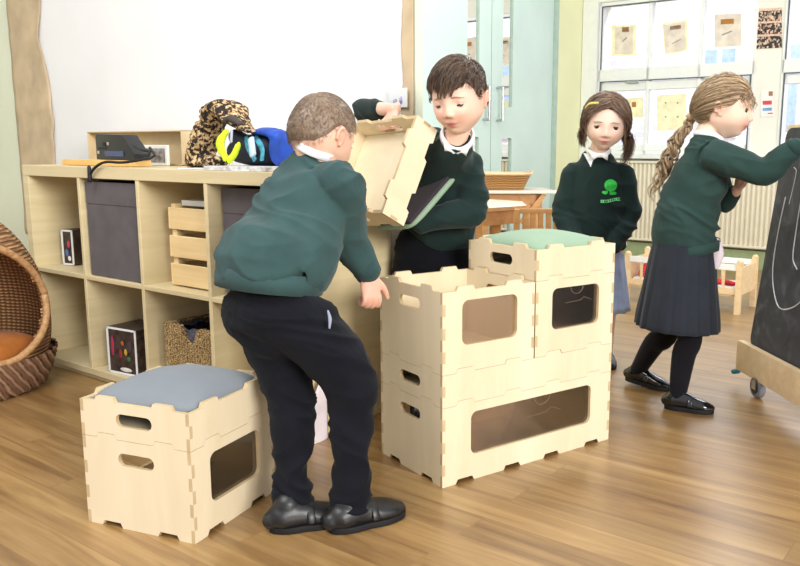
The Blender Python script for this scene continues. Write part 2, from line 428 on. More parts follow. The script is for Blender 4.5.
# small card pinned there
t0, z0 = TL(393, 108); t1, z1 = TL(411, 88)
me = flat_shape([[(t0, z0), (t1, z0), (t1, z1), (t0, z1)]], .002)
r_ = empty('picture_card', WM @ Vector((t0, -.02, z0)), 'small pale picture card pinned near the right end of the display wall', 'card')
me.transform(WM @ Matrix.Translation((0, -.018, 0)) @ Matrix.Rotation(PI/2, 4, 'X')); obj('card', me, ['white', 'white'], r_, True)
mb = MB(); zz = (z0+z1)/2
ellipsoid(mb, WM @ Vector((t0*.6+t1*.4, -.02, zz-.012)), (.009, .001, .009)); ellipsoid(mb, WM @ Vector((t0*.3+t1*.7, -.02, zz-.008)), (.007, .001, .012))
pk = plain('pink_blue_print', (150, 140, 175), .7, var=.3, scale=90); obj('printed_figure', mb, pk, r_, True)
# left-side wall return
mb = MB(); mb.box((-2.2, -4.5, 0), (-2.16, 0, 2.7), M4=WM); struct('wall_side', mb, 'greenwall')
mb = MB(); mb.box((-2.2, -.012, 0), (t_end-.002, 0, .09), M4=WM); struct('baseboard_left', mb, 'white')

# door wall -----------------------------------------------------------------
dR = door_tz(552, 120)[0]; dL = door_tz(417.5, 120)[0]; dC = door_tz(490.5, 120)[0]
mb = MB(); mb.box((-.05, 0, 0), (dR-.03, .12, 2.7), M4=DM); mb.box((dR-.03, 0, 2.12), (dL+.03, .12, 2.7), M4=DM)
struct('wall_back', mb, 'yellowwall')
dW = (CORNER-WALL_O).dot(UY)-.04
mb = MB(); mb.box((dL+.03, 0, 0), (dW, .12, 2.7), M4=DM); struct('wall_far', mb, 'greenwall')
door = empty('door_1', DM @ Vector((dC, 0, 0)), None, None); door['kind'] = 'structure'
mb = MB()
for x in (dR-.03, dL-.01): mb.box((x, -.025, 0), (x+.04, .08, 2.12), M4=DM)
mb.box((dR-.03, -.025, 2.08), (dL+.03, .08, 2.12), M4=DM); obj('door_frame', mb, 'doorframe', door, True)
v1a, v1b = door_tz(467, 60)[0], door_tz(479, 60)[0]; v2a, v2b = door_tz(502.5, 60)[0], door_tz(512.5, 60)[0]
zt = 1.98; zb = door_tz(507, 107)[1]; zc = door_tz(507, 138)[1]
for (a, b, va, vb, hx) in ((dC+.003, dL-.012, v1b, v1a, door_tz(482.5, 100)[0]), (dR+.012, dC-.003, v2b, v2a, door_tz(496, 100)[0])):
    va, vb = min(va, vb), max(va, vb)
    me = flat_shape([[(a, .01), (b, .01), (b, 2.07), (a, 2.07)], rrect(va, zb, vb, zt, .012), rrect(va, .25, vb, zc, .012)], .045)
    me.transform(DM @ Matrix.Translation((0, .02, 0)) @ Matrix.Rotation(PI/2, 4, 'X')); lf = obj('door_leaf', me, ['door', 'doorframe'], door, True)
    mb = MB(); mb.box((va-.002, .012, .25), (vb+.002, .018, zc), M4=DM); mb.box((va-.002, .012, zb), (vb+.002, .018, zt), M4=DM); obj('vision_panel', mb, 'glass', lf, True)
    zh0, zh1 = door_tz(490, 120)[1], door_tz(490, 87)[1]
    mb = MB(); P_ = [DM @ Vector((hx, -.01, zh0)), DM @ Vector((hx, -.055, zh0)), DM @ Vector((hx, -.055, zh1)), DM @ Vector((hx, -.01, zh1))]
    for p, q in zip(P_, P_[1:]): cyl(mb, p, q, .009)
    obj('handle', mb, 'steel', lf, True)
# room beyond the doors: dim corridor wall
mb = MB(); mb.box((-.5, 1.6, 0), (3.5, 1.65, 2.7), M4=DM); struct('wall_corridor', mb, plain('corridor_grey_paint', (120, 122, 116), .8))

# window wall --------------------------------------------------------------
wz0, wz1 = win_sz(602, 70)[1], win_sz(602, 3)[1]      # upper lights
lz0, lz1 = .80, win_sz(600, 82)[1]
a0 = win_sz(599, 60)[0]; a1 = win_sz(757, 40)[0]; b0 = win_sz(781, 80)[0]; b1 = b0+2.4
mb = MB()
mb.box((0, 0, 0), (a0, .2, 2.7), M4=WINM); mb.box((a0, 0, 0), (a1, .2, lz0), M4=WINM); mb.box((a0, 0, wz1), (a1, .2, 2.7), M4=WINM)
mb.box((a1, 0, 0), (b0, .2, 2.7), M4=WINM); mb.box((b0, 0, 0), (b1, .2, lz0), M4=WINM); mb.box((b0, 0, wz1), (b1, .2, 2.7), M4=WINM); mb.box((b1, 0, 0), (b1+2, .2, 2.7), M4=WINM)
struct('wall_right', mb, 'cream')
def window(name, x0, x1, muls):
    w = empty(name, WINM @ Vector((x0, 0, lz0)), None, None); w['kind'] = 'structure'
    f = MB(); fr = .05
    def bx(xa, za, xb, zb_, y0=-.01, y1=.07): f.box((xa, y0, za), (xb, y1, zb_), M4=WINM)
    bx(x0, lz0, x1, lz0+.03); bx(x0, wz1-.03, x1, wz1); bx(x0, lz0, x0+.02, wz1); bx(x1-.02, lz0, x1, wz1); bx(x0, lz1, x1, wz0)
    for m in muls: bx(m-.012, lz0, m+.012, wz1)
    obj('window_frame', bevel(f.mesh(), .003, 1), 'white', w, True)
    # opening sash lower, with dark seal line
    s = MB(); q = .008
    for (xa, za, xb, zb_) in ((x0+.02, lz1-q, x1-.02, lz1), (x0+.02, lz0+.03, x0+.02+q, lz1), (x1-.02-q, lz0+.03, x1-.02, lz1), (x0+.02, wz1-.03-q, x1-.02, wz1-.03), (x0+.02, wz0, x0+.02+q, wz1-.03)):
        s.box((xa, -.016, za), (xb, -.009, zb_), M4=WINM)
    obj('window_seal', s, 'seal', w, True)
    s = MB(); s.box((x0+.03, 0, lz1-.075), (x1-.03, .04, lz1-.01), M4=WINM); s.box((x0+.03, 0, lz0+.03), (x1-.03, .04, lz0+.075), M4=WINM)
    obj('sash_rail', bevel(s.mesh(), .004, 1), 'white', w, True)
    g = MB(); g.box((x0+.02, .025, lz0+.03), (x1-.02, .03, wz1-.03), M4=WINM); obj('window_pane', g, 'glass', w, True)
    s = MB(); s.box((x0-.03, -.09, lz0-.03), (x1+.03, .03, lz0), M4=WINM); obj('window_sill', bevel(s.mesh(), .006, 2), 'white', w, True)
    for hx in np.linspace(x0+.3, x1-.3, 2):
        h = MB(); h.box((hx-.05, -.03, lz1-.022), (hx+.05, -.012, lz1-.004), M4=WINM); obj('window_latch', bevel(h.mesh(), .003, 1), 'steel', w, True)
    return w
window('window_1', a0, a1, [win_sz(649.5, 40)[0], win_sz(701, 40)[0]])
window('window_2', b0, b1, [b0+.8, b0+1.6])
mb = MB(); mb.box((.005, -.035, .0), (a0-.005, -.0, 2.7), M4=WINM); struct('trim_1', mb, 'white')
mb = MB(); mb.box((.005, -.06, 0), (b1+2, 0, .13), M4=WINM); struct('baseboard_right', mb, 'skirting')
# brick building outside
t = NT('glare_pale_brick'); br = t.n('ShaderNodeTexBrick'); br.inputs['Scale'].default_value = 3.0; br.inputs['Color1'].default_value = rgba((232, 226, 240)); br.inputs['Color2'].default_value = rgba((246, 240, 250)); br.inputs['Mortar'].default_value = rgba((252, 252, 255)); br.inputs['Mortar Size'].default_value = .03
t.l(t.coord((1, 1, 1), (PI/2, 0, 0)), br.inputs['Vector']); t.l(br.outputs['Color'], t.b.inputs['Base Color']); t.b.inputs['Roughness'].default_value = .9
bd = empty('brick_building', WINM @ Vector((1, 4.0, 0)), 'brick building coloured pale as in bright daylight, seen through the windows', 'building', rz=math.atan2(UX.y, UX.x))
mb = MB(); mb.box((-4, 0, 0), (6, 2.5, 4.2)); obj('brick_wall', mb, t.m, bd)
bw = plain('pale_blue_glazing', (168, 190, 232), .2)
for x in (-1.5, -.55, .75, 1.9, 3.2):
    f = MB(); f.box((x, -.03, 1.0), (x+.5, .02, 2.1)); fo = obj('window_frame', f, 'white', bd)
    f = MB(); f.box((x+.06, -.035, 1.06), (x+.22, -.02, 2.04)); f.box((x+.28, -.035, 1.06), (x+.44, -.02, 2.04)); obj('pane', f, bw, fo)
# part of the bricks' bright daylight is put into their pale colour
# notices on the window glass and pillar ------------------------------------
def sheet_on(Mx, szf, quad, name, label, cat, mats, yoff, parts=(), group=None):
    """flat paper whose corners are measured on the wall plane"""
    pts = [szf(u, v) for u, v in quad]
    c = sum((Vector((p[0], 0, p[1])) for p in pts), Vector())/len(pts)
    root = empty(name, Mx @ Vector((c.x, yoff, c.z)), label, cat, group)
    me = flat_shape([pts], .002); me.transform(Mx @ Matrix.Translation((0, yoff, 0)) @ Matrix.Rotation(PI/2, 4, 'X')); obj('sheet', me, [mats, mats], root, True)
    for (nm, q, mt) in parts:
        pp = [szf(u, v) for u, v in q]; me = flat_shape([pp], .002); me.transform(Mx @ Matrix.Translation((0, yoff-.002, 0)) @ Matrix.Rotation(PI/2, 4, 'X')); obj(nm, me, [mt, mt], root, True)
    return root
beige = plain('beige_card', (226, 214, 200), .8); pyel = plain('pale_yellow_card', (250, 240, 200), .8); brown = plain('brown_label_strip', (176, 120, 50), .7); scrib = plain('grey_pencil_mark', (150, 150, 150), .8)
def Q(x0, y0, x1, y1, sl=-.05): return [(x0, y1), (x1, y1+sl*(x1-x0)), (x1, y0+sl*(x1-x0)), (x0, y0)]
sheet_on(WINM, win_sz, Q(611, 25, 635, 56), 'window_notice', 'yellow edged notice card in the upper window, leftmost of the three', 'notice', pyel, .02, [('inner_sheet', Q(614, 27, 632, 54), beige), ('heading_strip', Q(621, 27, 628, 32), brown), ('pencil_mark', Q(621, 41, 626, 42.5, -.9), scrib)])
sheet_on(WINM, win_sz, [(664, 55), (687, 50), (686, 19), (661, 23)], 'window_notice', 'tilted beige notice card in the upper window, middle of the three', 'notice', pyel, .02, [('inner_sheet', [(665, 53), (685.5, 49), (684, 21), (662.5, 25)], beige), ('heading_strip', [(669, 30), (680, 28.5), (680, 24.5), (669, 26)], brown), ('pencil_mark', Q(671, 43, 680, 44, -.5), scrib)])
sheet_on(WINM, win_sz, Q(713.5, 14, 740.5, 47), 'window_notice', 'beige notice card in the upper window beside the patterned poster', 'notice', beige, .02, [('heading_strip', Q(720, 19, 733, 24), brown), ('pencil_mark', Q(721, 34, 731, 35.5, -.4), scrib)])
sheet_on(WINM, win_sz, Q(656, 95, 685, 131), 'window_notice', 'large pale yellow notice card in the lower window behind the two girls', 'notice', pyel, .02, [('dot_mark', Q(664, 102, 665.5, 103.5), scrib), ('dot_mark', Q(676, 102, 677.5, 103.5), scrib), ('dot_mark', Q(664, 116, 665.5, 117.5), scrib), ('dot_mark', Q(676, 116, 677.5, 117.5), scrib)])
sheet_on(WINM, win_sz, Q(626, 98, 642, 118), 'window_notice', 'small pale card in the lower window above the dark haired girl', 'notice', pyel, .02, [('heading_strip', Q(631, 102, 635, 107), brown)])
red = plain('red_print', (214, 70, 84), .6); blu = plain('blue_print', (120, 160, 210), .6); tan = plain('tan_print', (170, 120, 90), .6)
sheet_on(WINM, win_sz, Q(761, 91, 774, 117), 'wall_notice', 'small white safety notice with red and blue bands on the white pillar', 'notice', 'white', -.004, [('red_band', Q(763, 101, 772, 105), red), ('blue_band', Q(763, 108, 772, 111), blu), ('picture_spot', Q(769, 91.5, 773, 96), tan), ('text_line', Q(768, 113, 773, 114), red)])
# patterned poster of three rows
t = NT('speckled_basket_print'); nz = t.n('ShaderNodeTexVoronoi', Scale=95.0); t.l(t.coord((1, 1, .8)), nz.inputs['Vector'])
t.l(t.ramp([(.0, (36, 38, 40)), (.52, (50, 50, 52)), (.6, (196, 152, 128)), (.75, (236, 206, 180)), (.9, (40, 40, 44))], nz.outputs['Color']), t.b.inputs['Base Color']); t.b.inputs['Roughness'].default_value = .7
paleb = plain('peach_band', (224, 190, 168), .8, var=.15, scale=120)
sheet_on(WINM, win_sz, Q(755.5, 9, 782, 49), 'patterned_poster', 'dark speckled poster with three bands on the pillar between windows', 'poster', t.m, -.004, [('peach_band', Q(756, 9, 782, 11.5), paleb), ('peach_band', Q(756, 22, 782, 24), paleb), ('peach_band', Q(756, 35, 782, 37), paleb)])
# radiator
rx0, rz0 = win_sz(618, 236); rx1 = win_sz(792, 240)[0]; rz1 = win_sz(618, 163)[1]
rz0 = .17; 
rad = empty('radiator', WINM @ Vector(((rx0+rx1)/2, -.1, 0)), 'long cream ribbed radiator under the windows', 'radiator')
mb = MB(); x = rx0
n = int((rx1-rx0)/.034)
for i in range(n):
    mb.loft([WINM @ Vector((x+i*.034, -.085, rz0)), WINM @ Vector((x+i*.034, -.085, rz1))], [(.012, .012)]*2, tuple(UX), 8, 1)
radm = plain('cream_radiator_enamel', (226, 218, 196), .45, var=.01); obj('panel', smooth(mb.mesh()), radm, rad, True)['kind'] = 'stuff'
mb = MB(); mb.box((rx0-.02, -.082, rz0), (rx1+.01, -.045, rz1), M4=WINM); mb.box((rx0-.02, -.105, rz1), (rx1+.01, -.045, rz1+.02), M4=WINM); mb.box((rx0-.02, -.105, rz0-.02), (rx1+.01, -.045, rz0), M4=WINM); obj('casing', bevel(mb.mesh(), .004, 1), radm, rad, True)
mb = MB(); cyl(mb, WINM @ Vector((rx0+.1, -.07, 0.1)), WINM @ Vector((rx0+.1, -.07, rz0)), .01); obj('pipe', mb, 'white', rad, True); mb = MB(); cyl(mb, WINM @ Vector((rx1-.1, -.07, 0.1)), WINM @ Vector((rx1-.1, -.07, rz0)), .01); obj('pipe', mb, 'white', rad, True)
for k in list(bpy.data.objects):
    if k.name.startswith('panel') and k.get('kind') == 'stuff': del k['kind']

# ================================================================== INTERLOCKING PLYWOOD BOXES
W, DEP, BH, TH, PT = .2893, .291, .202, .081, .009
TABH = .011
def tabs(width, n):
    u = width/n; out = []
    for k in range(n): out += [(u*(k+.14), u*(k+.335)), (u*(k+.665), u*(k+.86))]
    return out
def panel(width, h, n, phase, holes=(), fingers=None):
    sl = .006; pts = [(0, 0)]
    for a, b in tabs(width, n): pts += [(a, 0), (a+sl, TABH), (b-sl, TABH), (b, 0)]
    pts.append((width, 0))
    nf = fingers or max(3, int(round(h/.034)) | 1); hs = h/nf
    def inset(k): return PT if (k+phase) % 2 else 0
    r = []
    for k in range(nf): r += [(width-inset(k), hs*k), (width-inset(k), hs*(k+1))]
    pts = pts[:-1]+r
    for a, b in reversed(tabs(width, n)): pts += [(b, h), (b-sl, h+TABH), (a+sl, h+TABH), (a, h)]
    l = []
    for k in reversed(range(nf)): l += [(inset(k), hs*(k+1)), (inset(k), hs*k)]
    pts += l
    pts = pts[1:] if pts[0] == pts[-1] or True else pts
    out = []
    for p in pts:
        if not out or (abs(out[-1][0]-p[0])+abs(out[-1][1]-p[1])) > 1e-6: out.append(p)
    if abs(out[0][0]-out[-1][0])+abs(out[0][1]-out[-1][1]) < 1e-6: out.pop()
    return flat_shape([out]+list(holes), PT)
def upright(me, o, ax): # panel local x -> ax, local y -> z, thickness centred
    ax = Vector(ax); me.transform(frame(o, ax, (0, 0, 1), ax.cross(Vector((0, 0, 1))))); return me
def ply_box(name, label, cat, loc, yaw, n=1, h=BH, window=True, mat=None, group=None, rear_window=False):
    """n single units wide. local x = right-hand face direction, local y = depth"""
    w = W*n+.004*(n-1)
    root = empty(name, loc, label, cat, group, rz=yaw, mat=mat)
    hz = h*.79 if window else h*.55
    slot = rrect(DEP/2-.048, hz-.014, DEP/2+.048, hz+.014, .0138, 6)
    if window:
        wx = (.2*W, w-.2*W) if n == 1 else (.30*W, w-.27*W)
        win = rrect(wx[0], h*.33, wx[1], h*.88, .018, 5)
    for y, nm, hasw in ((PT/2, 'front_panel', window), (DEP-PT/2, 'back_panel', rear_window)):
        me = panel(w, h, n, 0, [win] if hasw else [])
        f = obj(nm, upright(me, (0, y, 0), (1, 0, 0)), ['ply', 'ply_edge'], root)
        if hasw and y < .1:
            g = MB(); g.box((wx[0]-.01, PT+.0005, h*.33-.01), (wx[1]+.01, PT+.0035, h*.88+.01)); obj('clear_pane', g, 'pane', f)
    for x, nm in ((PT/2, 'end_panel'), (w-PT/2, 'end_panel')):
        me = panel(DEP, h, 1, 1, [slot]); obj(nm, upright(me, (x, 0, 0), (0, 1, 0)), ['ply', 'ply_edge'], root)
    b = MB(); b.box((PT+.0005, PT+.0005, TABH+.004), (w-PT-.0005, DEP-PT-.0005, TABH+.013)); obj('base_panel', b, 'ply', root)
    return root
def cushion_mesh(w, d, t, dome=.012, r=.03, nu=30):
    """rounded upholstered pad, origin at its lower centre"""
    vs = []; fs = []; n = nu
    def S(u): return u
    for s in (1, -1):
        for i in range(n+1):
            for j in range(n+1):
                a = -1+2*i/n; b = -1+2*j/n
                a2 = math.sin(a*PI/2); b2 = math.sin(b*PI/2)
                # squircle the footprint
                x = a2; y = b2
                m = max(abs(x), abs(y)); L = (abs(x)**6+abs(y)**6)**(1/6) if m > 0 else 1
                k = m/L if L > 0 else 1
                e = m; prof = (1-e**8)**.5 if e < 1 else 0
                z = t/2+s*(t/2*prof)
                if s > 0: z += dome*(1-a2*a2)*(1-b2*b2)
                vs.append((x*k*w/2, y*k*d/2, z))
    N = (n+1)**2
    for s in (0, 1):
        for i in range(n):
            for j in range(n):
                q = [s*N+i*(n+1)+j, s*N+(i+1)*(n+1)+j, s*N+(i+1)*(n+1)+j+1, s*N+i*(n+1)+j+1]
                fs.append(tuple(q if s == 0 else q[::-1]))
    me = MB().add(vs, fs).mesh(); bm = bmesh.new(); bm.from_mesh(me); bmesh.ops.remove_doubles(bm, verts=bm.verts, dist=1e-5); bm.to_mesh(me); bm.free()
    return smooth(me)
def cushion(label, mat, M4, w=W-.0185, d=DEP-.0185, t=.045, dome=.022, two=False):
    me = cushion_mesh(w, d, t, dome)
    root = empty('seat_cushion', (0, 0, 0), label, 'cushion', mat=M4)
    obj('cushion_cover', me, mat, root)
    b = MB(); b.add([(x*w*.46, y*d*.46, z) for z in (-.006, .004) for x, y in ((-1, -1), (1, -1), (1, 1), (-1, 1))], [(3, 2, 1, 0), (4, 5, 6, 7), (0, 1, 5, 4), (1, 2, 6, 5), (2, 3, 7, 6), (3, 0, 4, 7)]); obj('base_board', b, 'cush_base', root)
    return root
SP = Vector((-.0611, 1.8483, 0)); SY = .63993; LP = Vector((-.5691, 1.5590, 0)); LY = 1.20882
def onstack(p, yaw, x, y, z): return Vector((p.x+x*math.cos(yaw)-y*math.sin(yaw), p.y+x*math.sin(yaw)+y*math.cos(yaw), z))
G = .0008
ply_box('storage_box', 'double width plywood box with long clear window at the bottom of the big stack', 'box', SP, SY, 2, rear_window=True)
ply_box('box_riser', 'double width windowless plywood riser above the long bottom box', 'box', onstack(SP, SY, 0, 0, BH+G), SY, 2, TH, False)
ply_box('storage_box', 'open topped plywood box with clear window at the upper left of the big stack', 'box', onstack(SP, SY, 0, 0, BH+TH+2*G), SY)
ply_box('storage_box', 'plywood box with clear window directly beneath the mint cushion tray', 'box', onstack(SP, SY, W+.004, 0, BH+TH+2*G), SY, rear_window=True)
ply_box('box_riser', 'shallow plywood tray holding the mint cushion on top of the big stack', 'tray', onstack(SP, SY, W+.004, 0, 2*BH+TH+3*G), SY, 1, TH, False)
cz = 2*BH+TH+3*G+.060
cushion('mint green seat cushion on top of the big stack of boxes', 'cush_green', Matrix.Translation(onstack(SP, SY, W+.004+W/2, DEP/2, cz)) @ Matrix.Rotation(SY, 4, 'Z'), t=.035, dome=.020)
ply_box('storage_box', 'plywood box with clear window standing alone beneath the grey cushion', 'box', LP, LY, rear_window=True)
ply_box('box_riser', 'shallow plywood tray holding the grey cushion in the foreground', 'tray', onstack(LP, LY, 0, 0, BH+G), LY, 1, TH, False)
cushion('pale grey seat cushion on the low box beside the crouching boy', 'cush_grey', Matrix.Translation(onstack(LP, LY, W/2, DEP/2, BH+G+.056)) @ Matrix.Rotation(LY, 4, 'Z'), t=.04, dome=.026)
# faint curved lines on two panes (arc and a bent line)
def add_pane_curves(loc, yaw, x0, z0, s, host):
    host_f = [c for c in host.children if c.name.startswith('front_panel')][0]; pane = host_f.children[0]
    mb = MB(); y = PT-.0006
    mb.loft([(x0+s*math.cos(a)*.5, y, z0-s*math.sin(a)*.42) for a in np.linspace(.0, PI, 9)], [.0005]*9, (0, 1, 0), 6, 2)
    mb.loft([(x0-s*.9, y, z0-s*.9), (x0+s*.3, y, z0-s*.86), (x0+s*.6, y, z0-s*.66), (x0+s*1.2, y, z0-s*.9)], [.0004]*4, (0, 1, 0), 6, 1)
    obj('pane_curve', smooth(mb.mesh()), 'curve_tone', pane)
things = [o for o in bpy.data.objects if o.name.startswith('storage_box')]
add_pane_curves(None, None, .33, BH*.86, .055, things[0]); add_pane_curves(None, None, .155, BH*.86, .045, things[2])
# tray in the second boy's hands
D0 = Vector((-.224, 2.066, .658)); TA = Vector((.294, .381, .877)).normalized(); TBv = Vector((-.708, .703, -.033)); TBv = (TBv-TA*TBv.dot(TA)).normalized(); TC = -(TA.cross(TBv)).normalized()
# local x = TA reversed etc.: local z = -TC (opening), local x = TBv, local y = x cross
zl = -TC; xl = TBv; yl = zl.cross(xl)
org = D0+TC*TH if yl.dot(TA) > 0 else D0+TC*TH+TA*DEP
# make handle slots sit on the upper and lower walls: ends face along TA
xl2 = TA; yl2 = zl.cross(xl2)
org2 = D0+TC*TH + (Vector((0, 0, 0)) if yl2.dot(TBv) > 0 else TBv*DEP)
held_tray = ply_box('box_riser', 'open plywood tray tipped up in the dark haired boy\'s hand', 'tray', (0, 0, 0), 0, 1, TH, False, mat=frame(org2, xl2, yl2, zl))
# cushion under his arm
q0 = J(459, 168, 2.285); q1 = J(409, 226, 2.15)
e1 = (q1-q0).normalized(); e2 = Vector((-.62, .62, -.15)); e2 = (e2-e1*e2.dot(e1)).normalized(); nn = e1.cross(e2).normalized()
if nn.z > 0: cN = nn
else: cN = -nn
L1 = .25; cw = .19
cc = q0+e1*(L1/2-.01)+e2*(cw/2)
ax = e1; ay = (-cN).cross(ax)
cushion('mint green seat cushion with dark underside tucked under the boy\'s arm', 'cush_green', frame(cc-(-cN)*.0, ax, ay, -cN), w=L1, d=cw, t=.024, dome=.004)

# ================================================================== SHELF UNIT
SM = frame(SHELF_O, UX, UY, (0, 0, 1))
def shelf_unit():
    root = empty('shelf_unit', SHELF_O, 'long low pale wood cube shelf unit against the display wall', 'shelf', rz=math.atan2(UX.y, UX.x))
    H0, HT, Lx, D = .0, .757, 1.47, .39
    pb = .03
    def pb_(nm, a, b, mt='shelfwood', bv=.0015): m = MB(); m.box(a, b); return obj(nm, bevel(m.mesh(), bv, 1), mt, root)
    pb_('top_panel', (0, 0, HT-.039), (Lx, D, HT))
    pb_('bottom_panel', (0, 0, pb-.012), (Lx, D, pb+.012)); pb_('plinth', (.01, .012, 0), (Lx-.01, D, pb-.012))
    for x in (0, Lx-.039): pb_('side_panel', (x, 0, pb+.012), (x+.039, D, HT-.039))
    zm = .372
    for k in range(1, 4):
        x = .0305+.351*k; pb_('divider', (x-.008, .001, pb+.012), (x+.008, D-.008, HT-.039))
    xs = [.039]+[.0305+.351*k for k in (1, 2, 3)]+[Lx-.039]
    for a, b in zip(xs, xs[1:]):
        pb_('shelf_board', (a+(0 if a == .039 else .008), .001, zm-.008), (b-(0 if b == Lx-.039 else .008), D-.008, zm+.008))
    pb_('back_panel', (.039, D-.007, pb+.012), (Lx-.039, D, HT-.039), 'shelfback')
    return root
shelf_unit()
def SL(x, y, z): return SM @ Vector((x, y, z))
def sx_at(u, v, y):  # x along the shelf for pixel column u on plane y (shelf frame)
    p = on_plane(u, v, SL(0, y, 0), UY); d = p-SHELF_O; return d.dot(UX), p.z
def cell(k): return .0305+.351*k  # x of divider k
ZT = .757; ZM = .381; ZB = .042
SRZ = math.atan2(UX.y, UX.x)
def grey_box(x0, y0, label, loop=False):
    root = empty('fabric_box', SL(x0+.165, .17+y0, ZM), label, 'storage box', 'grey fabric boxes in the shelf unit', rz=SRZ)
    w = .31; h = .325
    m = MB(); m.box((-w/2, -.155, .001), (w/2, -.150, h)); m.box((-w/2, .15, .001), (w/2, .155, h)); m.box((-w/2, -.15, .001), (-w/2+.005, .15, h)); m.box((w/2-.005, -.15, .001), (w/2, .15, h)); m.box((-w/2, -.15, .001), (w/2, .15, .006))
    obj('box_body', m, 'greyfab', root)
    m = MB(); m.box((-w/2, -.157, h-.075), (w/2, -.1545, h)); obj('folded_rim', bevel(m.mesh(), .001, 1), 'greyfab', root)
grey_box(cell(1)+.012, .0, 'dark grey fabric box in the shelf unit, under the black cable')
grey_box(cell(3)+.012, .03, 'dark grey fabric box in the shelf cell behind the crouching boy')
def crate():
    root = empty('wooden_crate', SL(cell(2)+.205, .20, ZM), 'slatted pine crate standing in the upper shelf cell', 'crate', rz=SRZ)
    w, d, h = .225, .28, .265
    for sx in (-1, 1):
        for sy in (-1, 1): m = MB(); x = sx*(w/2-.012); y = sy*(d/2-.012); m.box((x-.012, y-.012, .001), (x+.012, y+.012, h)); obj('corner_post', m, 'pine', root)
    for k in range(3):
        z0 = .004+k*.09
        for sy in (-1, 1): m = MB(); y = sy*(d/2+.004); m.box((-w/2, y-.004, z0), (w/2, y+.004, z0+.07)); obj('slat', bevel(m.mesh(), .002, 1), 'pine', root)
        for sx in (-1, 1): m = MB(); x = sx*(w/2+.004); m.box((x-.004, -d/2-.008, z0), (x+.004, d/2+.008, z0+.07)); obj('slat', bevel(m.mesh(), .002, 1), 'pine', root)
    m = MB(); m.box((-w/2+.001, -d/2+.001, .005), (w/2-.001, d/2-.001, .012)); obj('crate_floor', m, 'pine', root)
    m = MB(); m.box((-.085, -.12, .2595), (.09, .13, .276)); m2 = m.mesh(); m2.transform(Matrix.Translation((0, 0, .0)))
    top('paper_stack', _tr(m2, root), 'white', 'white paper stack lying on top of the pine crate', 'paper')
    m = MB(); m.loft([(-.06, -.1, .1), (-.02, -.11, .1), (.02, -.1, .098)], [.014]*3, (0, 0, 1), 8, 3); top('tissue_roll', _tr(smooth(m.mesh()), root), 'white', 'white roll glimpsed between the slats of the pine crate', 'roll')
def _tr(me, root):
    me.transform(root.matrix_basis); return me
crate()
def seagrass():
    root = empty('seagrass_basket', SL(cell(2)+.19, .17, ZB), 'woven seagrass basket with dark liner in the bottom shelf cell', 'basket', rz=SRZ)
    t = NT('braided_seagrass'); wv = t.n('ShaderNodeTexWave', Scale=24.0, Distortion=11.0); wv.inputs['Detail Scale'].default_value = 3; t.l(t.coord((1, 1, 2.2)), wv.inputs['Vector'])
    t.l(t.ramp([(.1, (104, 76, 42)), (.5, (176, 140, 86)), (.9, (216, 184, 128))], wv.outputs[0]), t.b.inputs['Base Color']); t.b.inputs['Roughness'].default_value = .8; t.bump(wv.outputs[0], .8, .006)
    w, d, h = .265, .26, .215
    # front with scooped rim
    n = 24; out = [(-w/2, 0), (w/2, 0)]+[(w/2-w*i/n, h-(.055*math.exp(-((i/n-.5)/.13)**4))+.002*math.sin(i*2.4)) for i in range(n+1)]
    for y in (-d/2, d/2):
        me = flat_shape([out], .014); me.transform(frame((0, y, .002), (1, 0, 0), (0, 0, 1), (0, -1, 0))); obj('woven_side', me, [t.m, t.m], root)
    for x in (-w/2, w/2):
        m = MB(); m.box((x-.007, -d/2, .002), (x+.007, d/2, h)); obj('woven_side', bevel(m.mesh(), .004, 1), t.m, root)
    m = MB(); m.box((-w/2, -d/2, .002), (w/2, d/2, .012)); obj('basket_floor', m, t.m, root)
    lm = plain('dark_patterned_liner', (62, 60, 68), .9, var=.5, scale=70)
    m = MB(); vs = []
    for (z, k) in ((.02, .9), (.15, .93), (.207, .94), (.195, .86)):
        for a in range(40):
            an = 2*PI*a/40; c, s = math.cos(an), math.sin(an); q = (abs(c)**5+abs(s)**5)**(-.2)
            vs.append((c*q*w/2*k, s*q*d/2*k, z+.006*math.sin(a*1.9)))
    m.add(vs, [(r*40+i, r*40+(i+1) % 40, (r+1)*40+(i+1) % 40, (r+1)*40+i) for r in range(3) for i in range(40)]+[tuple(range(40))[::-1]]); obj('liner', smooth(m.mesh()), lm, root)
seagrass()
# small boxed picture set in the lower cell and boxed device in the upper-left cell
def picture_box(x, y, z, w, h, d, label, front, rz=0, cols=()):
    root = empty('picture_box', SL(x, y, z), label, 'box', rz=SRZ+rz)
    m = MB(); m.box((-w/2, -d/2, .001), (w/2, d/2, h)); obj('carton', bevel(m.mesh(), .002, 1), plain('dark_brown_carton', (58, 46, 40), .5, var=.4, scale=50), root)
    m = MB(); b = .008
    for a_, c_ in (((-w/2, 0), (w/2, b)), ((-w/2, h-b), (w/2, h)), ((-w/2, 0), (-w/2+b, h)), ((w/2-b, 0), (w/2, h))): m.box((a_[0], -d/2-.002, a_[1]+.001), (c_[0], -d/2, c_[1]))
    obj('white_border', m, 'white', root)
    for nm, cx_, cz_, rx_, rz_, c in cols:
        m = MB(); ellipsoid(m, (cx_*w, -d/2-.001, cz_*h), (rx_*w, .0012, rz_*h)); obj(nm, m, plain(nm+'_print', c, .6), root)
